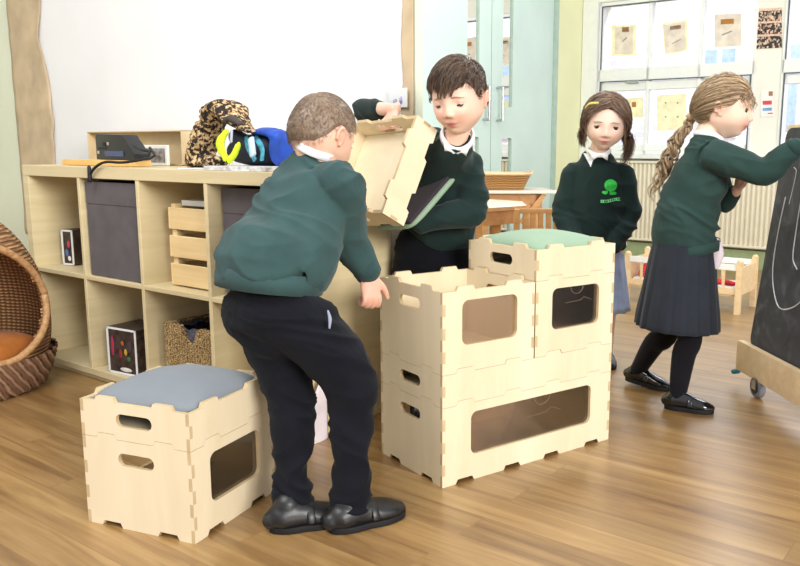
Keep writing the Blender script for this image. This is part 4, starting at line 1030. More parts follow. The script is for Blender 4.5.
def xf(M4, P): A = np.array(M4); return P@A[:3, :3].T+A[:3, 3]
EZ = -.005; EYY = .0295; EX = .0642; ER = .0122
def add_head(mb, HM, smile=0., lids=.0):
    mb.add(xf(HM, face(SD, smile)).tolist(), SF)
    R3 = HM.to_3x3()
    for s in (-1, 1):
        # ear: rim ring plus inner plate
        c = Vector((-.006, s*.0715, -.008))
        pts = []
        for k in range(11):
            a = R(-60+k*27); pts.append(HM @ (c+Vector((-.004+.0115*math.cos(a+.2)*1.0-.0, s*(.006+.004*math.sin(a)), .0195*math.sin(a)*1.0))))
        mb.loft(pts, [.0038]*len(pts), tuple(R3 @ Vector((0, s, 0))), 8, 2)
        ellipsoid(mb, HM @ (c+Vector((-.002, s*.002, 0))), (.0115, .0045, .017), R3)
        ellipsoid(mb, HM @ (c+Vector((.003, s*.003, -.018))), (.006, .004, .007), R3)
        if lids:
            ellipsoid(mb, HM @ Vector((EX-.0003, s*EYY, EZ+.0045*lids+.001)), (ER+.0013, ER+.002, ER+.0005), R3)
def add_hand(mb, w, d, n, L=.115, curl=(25, 35, 30), thumb=1, spread=6, tcurl=20):
    """w wrist point, d direction of the hand, n palm normal (fingers curl towards n), thumb side = thumb * (d x n)"""
    w = Vector(w); d = Vector(d).normalized(); n = Vector(n); n = (n-d*n.dot(d)).normalized(); s = d.cross(n)*thumb; k = L/.115
    mb.loft([w-d*.012*k, w+d*.006*k, w+d*.028*k, w+d*.052*k], [(.0165*k, .012*k), (.018*k, .0115*k), (.024*k, .0105*k), (.0235*k, .0085*k)], tuple(s), 14, 3)
    for i, (off, ln, r) in enumerate(((.0175, .046, .0062), (.0058, .052, .0064), (-.006, .048, .0062), (-.0172, .038, .0054))):
        sp = R(spread*(1.5-i)); fd = (d*math.cos(sp)+s*math.sin(sp)).normalized(); ax = fd.cross(n).normalized()
        p = w+d*.046*k+s*off*k; pts = [p, w+d*.058*k+s*off*k*1.06]; a = 0; q = pts[-1]
        for seg, c in zip((.42, .32, .26), curl):
            a += R(c*(1+.06*i)); v = fd*math.cos(a)+n*math.sin(a); q = q+v*ln*k*seg; pts.append(q)
        rr = [r*k*1.05, r*k, r*k*1.0, r*k*.92, r*k*.76]; mb.loft(pts, rr, tuple(s), 10, 3)
    p0 = w+d*.012*k+s*.013*k; a = R(42); v = (d*math.cos(a)+s*math.sin(a)); p1 = p0+v*.024*k; v2 = (v*math.cos(R(tcurl))+(n*.6-s*.1)*math.sin(R(tcurl))).normalized(); p2 = p1+v2*.019*k; v3 = (v2+n*.25+d*.25).normalized(); p3 = p2+v3*.015*k
    mb.loft([p0, p1, p2, p3], [.0095*k, .0082*k, .0072*k, .0058*k], tuple(n), 10, 3)
def body_colour(me, HM, base, blush=1., scalp=None, lip=(198, 104, 100), mask=None, hands=(), lw=1.0):
    co = verts(me); A = np.array(HM.inverted()); P = co@A[:3, :3].T+A[:3, 3]; x, y, z = P.T; ay = abs(y)
    B = np.array(lin(base)); c = np.tile(B, (len(co), 1))
    def mixc(w, col): 
        nonlocal c; w = w[:, None]; c = c*(1-w)+np.array(lin(col))*w
    fr = sstep(.03, .055, x)
    pinkish = tuple(int(v) for v in (min(255, base[0]*1.0), base[1]*.82, base[2]*.80))
    mixc(fr*.45*blush*G_(ay-.034, .017)*G_(z+.036, .017), pinkish)
    mixc(fr*.5*G_(y, .009)*G_(z+.032, .01), pinkish)
    mixc(.6*sstep(.066, .074, ay)*G_(z+.008, .03)*G_(x, .03), pinkish)
    mixc(sstep(.03, .05, x)*.9*np.clip(G_(y, .0165*lw)*G_(z+.0535-(lw-1)*y*y*8, .0036*lw)+G_(y, .0145*lw)*G_(z+.0625-(lw-1)*y*y*8, .0042*lw), 0, 1), lip)
    mixc(fr*.9*G_(y, .015*lw)*G_(z+.058-(lw-1)*y*y*8, .0019*lw), (112, 44, 44))
    mixc(fr*.45*G_(ay-.0055, .003)*G_(z+.0385, .003), (120, 66, 58))
    mixc(fr*.35*G_(ay-.030, .014)*G_(z-.001, .007), pinkish)
    for h in hands: 
        d = np.linalg.norm(co-np.array(h), axis=1); mixc(.3*sstep(.07, .03, d), pinkish)
    return paint(me, c)
def add_eyes(root, body, HM, gaze=(1, 0, -.25), iris=(70, 50, 36), lash=(52, 36, 28), brow=(96, 70, 50), lid=.4, browsize=1., only=(-1, 1), irisr=.72):
    R3 = HM.to_3x3()
    for s in only:
        c = Vector((EX, s*EYY, EZ)); D, F = sphere_dirs(24, 18); g = Vector(gaze).normalized(); dt = D@np.array(g)
        me = MB().add(xf(HM @ Matrix.Translation(c), D*ER).tolist(), F).mesh(); smooth(me)
        col = np.tile(lin((206, 196, 190)), (len(D), 1)); col[dt > irisr] = lin(iris); col[dt > .94] = lin((12, 10, 10)); paint(me, col)
        obj('eye', me, eye_m, body, True)
        # lash line along the lid edge
        mb = MB(); pts = []
        for k in range(7):
            a = R(-62+k*20.7); zz = .0062*math.cos(a*1.3)*(1-lid*1.5)-.0006; v = Vector((math.cos(a)*1.0, math.sin(a)*1.05, zz/ER)).normalized()*(ER+.0009); pts.append(HM @ (c+v))
        mb.loft(pts, [.0008, .0014, .0017, .0018, .0017, .0014, .0008], tuple(R3 @ Vector((0, 0, 1))), 6, 2); obj('eyelash', smooth(mb.mesh()), flatm(lash), body, True)
        mb = MB(); pts = []
        for k in range(6):
            f = k/5; yy = s*(.014+.030*f); zz = .0135+.0025*math.sin(PI*min(1, f*1.25))-.003*f
            D1 = np.array([[math.sqrt(max(.05, 1-(yy/HB)**2-(zz/HC)**2)), yy/HB, zz/HC]]); p = face(D1)[0]; pts.append(HM @ Vector((p[0]+.0006, p[1], p[2])))
        mb.loft(pts, [(.0008, .0012*browsize), (.001, .0022*browsize), (.001, .0022*browsize), (.001, .0019*browsize), (.0009, .0013*browsize), (.0006, .0006)], tuple(R3 @ Vector((1, 0, 0))), 8, 2); obj('eyebrow', smooth(mb.mesh()), flatm(brow), body, True)
_fm = {}
def flatm(c):
    if c not in _fm: _fm[c] = plain('tone_%d_%d_%d' % c, c, .6)
    return _fm[c]
eye_m = vcol_mat('eye', .15, 0, .5)
def mask_short(D, h, soft=.10):
    phi = np.degrees(np.abs(np.arctan2(D[:, 1], D[:, 0]))); hh = np.interp(phi, [a for a, _ in h], [b for _, b in h]); return sstep(-soft/2, soft/2, D[:, 2]-hh)
def hair_cap(HM, mask, thick, bumps=.002, f=60, seed=0, flow=None, topx=0.):
    m = mask(SD); P = skull(SD); N = P/np.linalg.norm(P, axis=1)[:, None]; d = np.empty(len(P))
    for i, p in enumerate(P):
        q = Vector(p)*f; q.x *= .35
        d[i] = noise.noise(q+Vector((seed, seed, seed)))
    th = thick+topx*sstep(.3, .9, SD[:, 2])
    off = m*(th+bumps*d*2)-.006*(1-m)
    return MB().add(xf(HM, P+N*off[:, None]).tolist(), SF).mesh()
def shell_pt(D, lift):
    D = D/np.linalg.norm(D); p = skull(D[None])[0]; return p*(1+lift/np.linalg.norm(p))
def strands(paths, r, sides=3, taper=.35):
    vs = []; fs = []; ids = []
    for si, P in enumerate(paths):
        P = np.asarray(P); n = len(P); T = np.gradient(P, axis=0); T /= np.linalg.norm(T, axis=1)[:, None]+1e-9
        up = np.array([.3, .5, .8]); S = np.cross(T, up); S /= np.linalg.norm(S, axis=1)[:, None]+1e-9; N = np.cross(T, S); k = len(vs)
        for i in range(n):
            rr = r*(1-(1-taper)*(i/(n-1))**2)
            for j in range(sides): a = 2*PI*j/sides; vs.append(P[i]+(S[i]*math.cos(a)+N[i]*math.sin(a))*rr); ids.append(si)
        for i in range(n-1):
            for j in range(sides): a = k+i*sides+j; b = k+i*sides+(j+1) % sides; fs.append((a, b, b+sides, a+sides))
    return vs, fs, np.array(ids)
def hair_obj(root, cap, paths, r, c0, c1, name='hair', extra=None):
    """one hair mesh: the close cap and the locks over it, coloured lock by lock"""
    mb = MB(); n0 = 0
    if cap is not None:
        co = verts(cap); mb.add(co.tolist(), [tuple(p.vertices) for p in cap.polygons]); n0 = len(co)
    ids = np.zeros(0, int)
    if paths: vs, fs, ids = strands(paths, r); mb.add([tuple(v) for v in vs], fs)
    me = mb.mesh(); smooth(me); a = np.array(lin(c0)); b = np.array(lin(c1))
    rr = np.random.default_rng(3); k = rr.random(max(1, len(paths)))**1.3
    w = np.concatenate([np.full(n0, .25), k[ids] if len(ids) else []]); 
    if n0:
        for i, c in enumerate(verts(cap)): w[i] = .35+.45*noise.noise(Vector(c)*70)
    paint(me, a*(1-np.clip(w, 0, 1)[:, None])+b*np.clip(w, 0, 1)[:, None]); return obj(name, me, 'hair', root, True)
def flow_path(D0, crown, L, steps, lift0, lift1, bend=(0, 0, 0), wob=.0, rnd=None, hang=False):
    D = np.array(D0, float); D /= np.linalg.norm(D); out = [shell_pt(D, lift0)]; cr = np.array(crown, float); cr /= np.linalg.norm(cr); bend = np.array(bend, float)
    jit = (rnd.normal(size=3) if rnd is not None else np.zeros(3))*wob
    for i in range(steps):
        t = D-cr; t -= D*t.dot(D); t /= np.linalg.norm(t)+1e-6; t = t+bend+jit; t -= D*t.dot(D); t /= np.linalg.norm(t)+1e-6
        D = D+t*(L/steps/.09); D /= np.linalg.norm(D); f = (i+1)/steps; out.append(shell_pt(D, lift0*(1-f)+lift1*f+.004*math.sin(PI*f)))
    return np.array(out)
def torso_mb(mb, path, rads, side): mb.loft(path, rads, side, 24, 5)
def sleeve(mb, pts, rads, side=(0, 0, 1)): mb.loft(pts, rads, side, 18, 5)
def collar(root, c, ax, side, r, h=.02, flare=.006, name='shirt_collar', tips=None, mat='shirt'):
    """turned-down collar ring round the neck: c centre, ax up the neck"""
    ax = Vector(ax).normalized(); s = Vector(side); s = (s-ax*s.dot(ax)).normalized(); f = s.cross(ax)  # s = child's left ; f = forward
    vs = []; N = 40; prof = [(0, 0), (.003, h*.6), (.0035, h), (.007, h*1.02), (.010+flare, h*.35), (.012+flare, -.004), (.009+flare, -.005), (.004, -.004)]
    for k in range(N):
        a = 2*PI*k/N; dirv = s*math.cos(a)*r[0]+f*math.sin(a)*r[1]; u = (s*math.cos(a)+f*math.sin(a)); dip = -.014*max(0, math.sin(a))**2 if True else 0
        for (o_, z_) in prof: vs.append(Vector(c)+dirv+u*o_+ax*(z_+dip))
    m = len(prof); fs = [(k*m+i, ((k+1) % N)*m+i, ((k+1) % N)*m+(i+1) % m, k*m+(i+1) % m) for k in range(N) for i in range(m)]
    mb = MB().add(vs, fs)
    if tips:
        for sg in (-1, 1):
            a0 = Vector(c)+f*(r[1]+.013)-ax*.012; p = [a0+s*sg*.001, a0+s*sg*(r[0]*.95)-f*.016+ax*.012, a0+s*sg*.028-ax*tips-f*.004]
            o1 = f*.003; mb.add([q+o1 for q in p]+[q-f*.003 for q in p], [(0, 1, 2), (5, 4, 3), (0, 3, 4, 1), (1, 4, 5, 2), (2, 5, 3, 0)])
    me = smooth(mb.mesh()); return obj(name, me, mat, root, True)
def shoe(root, heel, toe, name='shoe', lift=0., w=.031, shiny=None, up=(0, 0, 1), strap=True, tall=.05, hk=1.0):
    heel = Vector(heel); toe = Vector(toe); f = (toe-heel); L = f.length; f.normalize(); s = Vector(up).cross(f).normalized(); u = f.cross(s)
    Mx = frame(heel, f, s, u)
    def P(x, y, z): return Mx @ Vector((x*L, y, z))
    mb = MB()
    mb.loft([P(.03, 0, .026), P(.12, 0, .03), P(.28, 0, .033), P(.45, 0, .030), P(.62, 0, .024), P(.8, 0, .020), P(.95, 0, .016)], [(w*.55, .018*hk), (w*.82, .026*hk), (w*.86, .030*hk), (w*.85, .027*hk), (w*1.0, .022*hk), (w*.98, .018*hk), (w*.62, .011*hk)], tuple(s), 22, 4)
    mb.loft([P(.22, 0, .03), P(.24, 0, tall), P(.245, 0, tall+.004)], [(w*.72, .030), (w*.72, .030), (w*.74, .030)], tuple(s), 18, 3)
    me = remesh(mb, .0035, 3); co = verts(me); A = np.array(Mx.inverted()); q = co@A[:3, :3].T+A[:3, 3]; q[:, 2] = np.maximum(q[:, 2], .004); B = np.array(Mx); set_verts(me, q@B[:3, :3].T+B[:3, 3])
    sh = obj(name, me, shiny or 'shoe', root, True)
    out = []
    for k in range(40):
        a = 2*PI*k/40; x = .5+.505*math.cos(a); ww = w*(1.0+.16*math.cos(a)*1-.14*G_(x-.45, .15))*1.06; y = ww*math.copysign(abs(math.sin(a))**.75, math.sin(a)); out.append((x*L, y))
    me = flat_shape([out], .014); me.transform(Mx @ Matrix.Translation((0, 0, .0075))); obj('sole', bevel(me, .003, 2), ['sole', 'sole'], sh, True)
    if strap:
        mb = MB(); pts = []
        for k in range(9):
            a = R(-10+k*25); pts.append(P(.52, w*.98*math.cos(a), .020+.030*hk*max(0, math.sin(a))))
        mb.loft(pts, [(.009, .002)]*9, tuple(f), 8, 2); obj('strap', smooth(mb.mesh()), shiny or 'shoe', sh, True)
    return sh
def band(root, name, c, ax, side, r, h, t, mat):
    """ribbed band around a limb or waist"""
    ax = Vector(ax).normalized(); s = Vector(side); s = (s-ax*s.dot(ax)).normalized(); f = s.cross(ax); N = 60; vs = []
    prof = [(0, -h/2), (t*.7, -h/2), (t, 0), (t*.7, h/2), (0, h/2)]
    for k in range(N):
        a = 2*PI*k/N; u = s*math.cos(a)+f*math.sin(a); d = s*math.cos(a)*r[0]+f*math.sin(a)*r[1]
        for o_, z_ in prof: vs.append(Vector(c)+d+u*(o_*(1+.25*(k % 2)))+ax*z_)
    m = len(prof); return obj(name, smooth(MB().add(vs, [(k*m+i, ((k+1) % N)*m+i, ((k+1) % N)*m+(i+1) % m, k*m+(i+1) % m) for k in range(N) for i in range(m)]).mesh()), mat, root, True)

# ---------------------------------------------------------------- crouching boy, seen from behind
def boy_crouching():
    hx = Vector((.72, .69, 0)); lf = Vector((-.69, .72, 0)); rt = -lf
    root = empty('person', (-.32, 1.66, 0), 'boy with cropped hair in green sweater, back turned, bending over in the foreground', 'person')
    hipc = J(275, 292, 1.77); neck = J(322, 150, 1.90); HC_ = J(322, 135, 1.93)
    HM = head_frame(HC_, R(55), R(22), R(0), .95)
    kneeR, ankR = J(355, 386, 1.71), J(350, 499, 1.655); kneeL, ankL = J(293, 398, 1.74), J(292, 495, 1.66)
    hipR = hipc+rt*.062; hipL = hipc+lf*.062
    shR = J(341, 182, 1.83); elR = J(347, 238, 1.92); wrR = J(368, 272, 1.95)
    shL = J(300, 180, 1.99); elL = Vector((-.50, 2.10, .64)); wrL = Vector((-.455, 2.20, .66))
    mid = J(292, 232, 1.85)
    spine = [hipc-Vector((0, 0, .03)), hipc+Vector((0, 0, .03)), mid, J(308, 190, 1.90), J(317, 166, 1.91)]
    sd = tuple((rt*.92+hx*.1+Vector((0, 0, -.1))).normalized())
    b = MB(); add_head(b, HM)
    b.loft([HC_+HM.to_3x3() @ Vector((-.02, 0, -.05)), neck, J(318, 166, 1.91)], [.038, .037, .04], sd, 16, 3)
    b.loft(spine, [(.07, .05), (.08, .055), (.09, .06), (.09, .055), (.05, .045)], sd, 18, 4)
    for a, k, c in ((hipR, kneeR, ankR), (hipL, kneeL, ankL)): b.loft([a, a.lerp(k, .5), k, k.lerp(c, .5), c-Vector((0, 0, .02))], [.036, .042, .036, .03, .022], (1, 0, 0), 14, 4)
    b.loft([shR, elR, wrR], [.032, .026, .0165], (1, 0, 0), 14, 4); b.loft([shL, elL, wrL], [.032, .026, .017], (1, 0, 0), 14, 4)
    hd = (J(372, 300, 1.93)-wrR).normalized()
    add_hand(b, wrR+hd*.004, hd, Vector((-.55, .8, -.1)), .128, (48, 62, 45), 1, 5, 35)
    add_hand(b, wrL, Vector((.15, .9, .3)), Vector((.7, .3, -.5)), .115, (30, 40, 30), 1, 5)
    me = remesh(b, .0028, 2); body_colour(me, HM, (228, 184, 160), hands=(tuple(wrR+hd*.06),)); body = obj('body', me, 'skin', root, True)
    add_eyes(root, body, HM)
    # cropped hair
    h = [(0, .50), (40, .46), (60, .26), (74, .10), (84, .12), (96, .2), (106, .05), (118, -.22), (140, -.44), (180, -.50)]
    cap = hair_cap(HM, lambda D: mask_short(D, h, .34), .0030, .0003, 160, 2, topx=.004)
    rr = np.random.default_rng(5); paths = []
    while len(paths) < 3600:
        D = rr.normal(size=3); D /= np.linalg.norm(D)
        if mask_short(D[None], h, .3)[0] < rr.random(): continue
        top_ = sstep(.35, .8, np.array([D[2]]))[0]
        P = flow_path(D, (-.55, .05, .83), .006+.006*top_, 3, .002, .0042+.004*top_, wob=.35, rnd=rr); paths.append(xf(HM, P))
    ho = hair_obj(root, cap, paths, .00045, (122, 102, 86), (156, 136, 116))
    # sweater
    s = MB()
    hem = hipc+Vector((0, 0, .014))
    s.loft([hem+Vector((-.012, 0, .028)), hem+Vector((-.014, 0, .05)), J(283, 258, 1.80), mid, J(306, 196, 1.89), J(314, 172, 1.91), J(320, 158, 1.905)], [(.118, .100), (.134, .112), (.136, .110), (.133, .102), (.122, .088), (.084, .064), (.050, .048)], sd, 28, 5)
    s.loft([shR-rt*.05+Vector((0, 0, -.0)), shR, shR.lerp(elR, .5), elR, elR.lerp(wrR, .5), wrR+(elR-wrR).normalized()*.004], [.048, .053, .053, .049, .041, .032], (1, 0, 0), 20, 5)
    s.loft([shL+rt*.04, shL, shL.lerp(elL, .5), elL, elL.lerp(wrL, .6), wrL], [.04, .044, .046, .044, .04, .03], (1, 0, 0), 20, 5)
    me = remesh(s, .0045, 4); folds(me, .0062, (9, 9, 16), 11); sw = obj('sweater', me, 'sweater_teal', root, True)
    band(root, 'cuff', wrR+(elR-wrR).normalized()*.008, elR-wrR, (1, 0, 0), (.0285, .0285), .034, .005, 'sweater_teal')
    band(root, 'hem_band', hem+Vector((-.011, 0, .014)), Vector((.1, .1, 1)), sd, (.124, .107), .044, .006, 'sweater_teal')
    collar(root, J(316, 151.5, 1.905), (neck-J(312, 178, 1.91)), lf, (.043, .043), .014, -.004)
    # trousers
    t = MB()
    t.loft([hipc+Vector((-.006, 0, .012)), hipc+Vector((-.004, .0, -.040)), hipc+Vector((.006, 0, -.075))], [(.104, .086), (.128, .110), (.108, .096)], sd, 24, 4)
    t.loft([hipR+rt*-.008+Vector((-.008, 0, -.035)), hipR.lerp(kneeR, .5)+Vector((-.004, 0, .0)), kneeR+Vector((-.008, 0, .004)), kneeR.lerp(ankR, .35)+Vector((-.004, 0, 0)), kneeR.lerp(ankR, .75), ankR+Vector((.0, 0, -.022))], [.080, .073, .060, .050, .042, .047], (1, 0, 0), 22, 5)
    t.loft([hipL+lf*-.012+Vector((-.004, 0, -.035)), hipL.lerp(kneeL, .5)+Vector((-.006, 0, 0)), kneeL+Vector((-.004, 0, 0)), kneeL.lerp(ankL, .35), kneeL.lerp(ankL, .75), ankL+Vector((0, 0, -.020))], [.078, .070, .056, .048, .042, .047], (1, 0, 0), 22, 5)
    me = remesh(t, .0045, 4); folds(me, .0065, (8, 8, 20), 21); tr = obj('trousers', me, 'navy', root, True)
    mb = MB(); p0 = J(331, 318, 1.67); 
    mb.loft([J(328, 311, 1.665), J(330, 319, 1.655), J(329.5, 328, 1.65)], [(.002, .002), (.0038, .002), (.002, .002)], (1, 0, 0), 8, 3); obj('pocket_lining', smooth(mb.mesh()), fabric('grey_pocket_lining', (150, 156, 176), .1), tr, True)
    shoe(root, (-.298, 1.614, 0), (-.148, 1.718, 0), w=.041, tall=.05, hk=1.15); shoe(root, (-.428, 1.618, 0), (-.280, 1.684, 0), w=.040, tall=.05, hk=1.15)
boy_crouching()

# ---------------------------------------------------------------- dark haired boy holding the tray
def boy_holding():
    root = empty('person', (-.08, 2.40, 0), 'dark haired boy in green sweater looking down while tipping up an open plywood tray', 'person')
    HC_ = J(459, 98, 2.20); HM = head_frame(HC_, R(-90-22), R(14), R(3), .97, 1.0)
    neck = J(455, 140, 2.235); pel = J(432, 262, 2.42); chest = J(447, 178, 2.36); wst = J(437, 232, 2.41)
    lf = Vector((1, -.08, 0)).normalized(); fw = Vector((-.08, -1, 0)).normalized()
    shL = J(466, 163, 2.33); elL = J(474, 210, 2.31); wrL = J(420, 223, 2.24)
    shR = J(424, 142, 2.36); elR = Vector(J(362, 110, 2.52)); gate = D0+TA*DEP+TBv*(W*.5)   # middle of the tray's upper wall
    hr_ = gate+TC*(TH*.55)+TBv*.018
    wrR = hr_+TA*.056-TC*.004
    b = MB(); add_head(b, HM, 0, 1.35)
    b.loft([HC_+HM.to_3x3() @ Vector((-.02, 0, -.05)), neck, J(453, 158, 2.31)], [.035, .032, .034], (1, 0, 0), 16, 3)
    b.loft([pel, wst, chest, J(452, 160, 2.31)], [(.095, .06), (.095, .06), (.1, .06), (.05, .045)], tuple(lf), 18, 4)
    b.loft([shL, elL, wrL], [.032, .026, .017], (0, 0, 1), 14, 4); b.loft([shR, elR, wrR], [.032, .026, .017], (0, 0, 1), 14, 4)
    add_hand(b, wrR, -TA, -TC, .108, (38, 60, 45), 1, 2, 10)
    add_hand(b, wrL, (J(385, 221, 2.22)-wrL), Vector((-.2, .2, 1)), .105, (15, 30, 30), -1, 4)
    leg = []
    for sx in (-1, 1):
        hp = pel+lf*.055*sx; kn = hp+Vector((0, .0, -.27)); an = Vector((hp.x+sx*.01, hp.y+.01, .06)); leg.append((hp, kn, an)); b.loft([hp, kn, an], [.058, .042, .028], (1, 0, 0), 14, 5)
    me = remesh(b, .0028, 2); body_colour(me, HM, (236, 197, 176), 1.3, hands=(tuple(wrR), tuple(wrL))); body = obj('body', me, 'skin', root, True)
    add_eyes(root, body, HM, (1, 0, -.7), (70, 52, 40), (66, 46, 38), (150, 118, 98), .95)
    h = [(0, .55), (25, .53), (48, .48), (62, .32), (70, .02), (80, -.02), (92, .20), (106, .08), (122, -.25), (180, -.52)]
    cap = hair_cap(HM, lambda D: mask_short(D, h, .12), .004, .001, 60, 4, topx=.010)
    rr = np.random.default_rng(8); paths = []
    while len(paths) < 1500:
        D = rr.normal(size=3); D /= np.linalg.norm(D)
        if mask_short(D[None], h, .05)[0] < .85: continue
        tp = sstep(.25, .8, np.array([D[2]]))[0]; fr = sstep(.0, .6, np.array([D[0]]))[0]
        P = flow_path(D, (-.5, .25, .85), .010+.036*tp*(.4+.6*fr)*rr.uniform(.6, 1.1), 6, .004+.010*tp, .007+.012*tp, bend=(.1*fr, -.45*tp, 0), wob=.26, rnd=rr); paths.append(xf(HM, P))
    for k in range(17):
        ga = R(-50+k*6.2); g = np.array([math.cos(ga)*.86, math.sin(ga)*.86, .62+.06*rr.normal()]); L = rr.uniform(.030, .052)*(1.15 if -20 < math.degrees(ga) < 25 else .8)
        tipd = g+np.array([.10, -.16+.05*rr.normal(), -L*7.5]); tipd /= np.linalg.norm(tipd); g /= np.linalg.norm(g)
        for q in range(26):
            d0 = g+rr.normal(size=3)*.07; d1 = tipd+rr.normal(size=3)*.018; P = [shell_pt(d0*(1-i/6)+d1*(i/6), .013-.006*(i/6)+.0008*rr.normal()) for i in range(7)]; paths.append(xf(HM, np.array(P)))
    hair_obj(root, cap, paths, .0010, (56, 42, 34), (122, 98, 80))
    s = MB()
    s.loft([pel+Vector((0, 0, .085)), wst+Vector((0, 0, .02)), J(440, 205, 2.39), chest, J(451, 157, 2.30), J(455, 146, 2.255), J(456.5, 139, 2.235)], [(.112, .085), (.118, .088), (.112, .085), (.100, .078), (.074, .066), (.052, .056), (.041, .043)], tuple(lf), 26, 5)
    s.loft([shL-lf*.03, shL, shL.lerp(elL, .5), elL, elL.lerp(wrL, .5), wrL+(elL-wrL)*.02], [.042, .046, .046, .046, .040, .032], (0, 0, 1), 20, 5)
    s.loft([shR+lf*.03, shR, shR.lerp(elR, .5)+Vector((0, .01, -.005)), elR, elR.lerp(wrR, .55)], [.042, .042, .036, .036, .03], (0, 0, 1), 20, 5)
    me = remesh(s, .0045, 4); folds(me, .0065, (9, 9, 17), 31); obj('sweater', me, 'sweater_dk', root, True)
    collar(root, J(457.5, 135.5, 2.228), (J(458, 126, 2.20)-J(453, 158, 2.31)), lf, (.037, .037), .014, .000, tips=.020)
    t = MB(); t.loft([pel+Vector((0, 0, .06)), pel, pel+Vector((0, 0, -.06))], [(.112, .08), (.122, .09), (.11, .085)], tuple(lf), 24, 4)
    for hp, kn, an in leg: t.loft([hp+Vector((0, 0, -.02)), kn, an+Vector((0, 0, .0))], [.068, .056, .046], (1, 0, 0), 20, 6)
    me = remesh(t, .005, 4); folds(me, .0045, (6, 6, 16), 41); obj('trousers', me, 'navy', root, True)
    for hp, kn, an in leg: hl = Vector((an.x, an.y+.05, 0)); shoe(root, hl, hl+Vector((-.01, -.168, 0)), w=.033)
boy_holding()

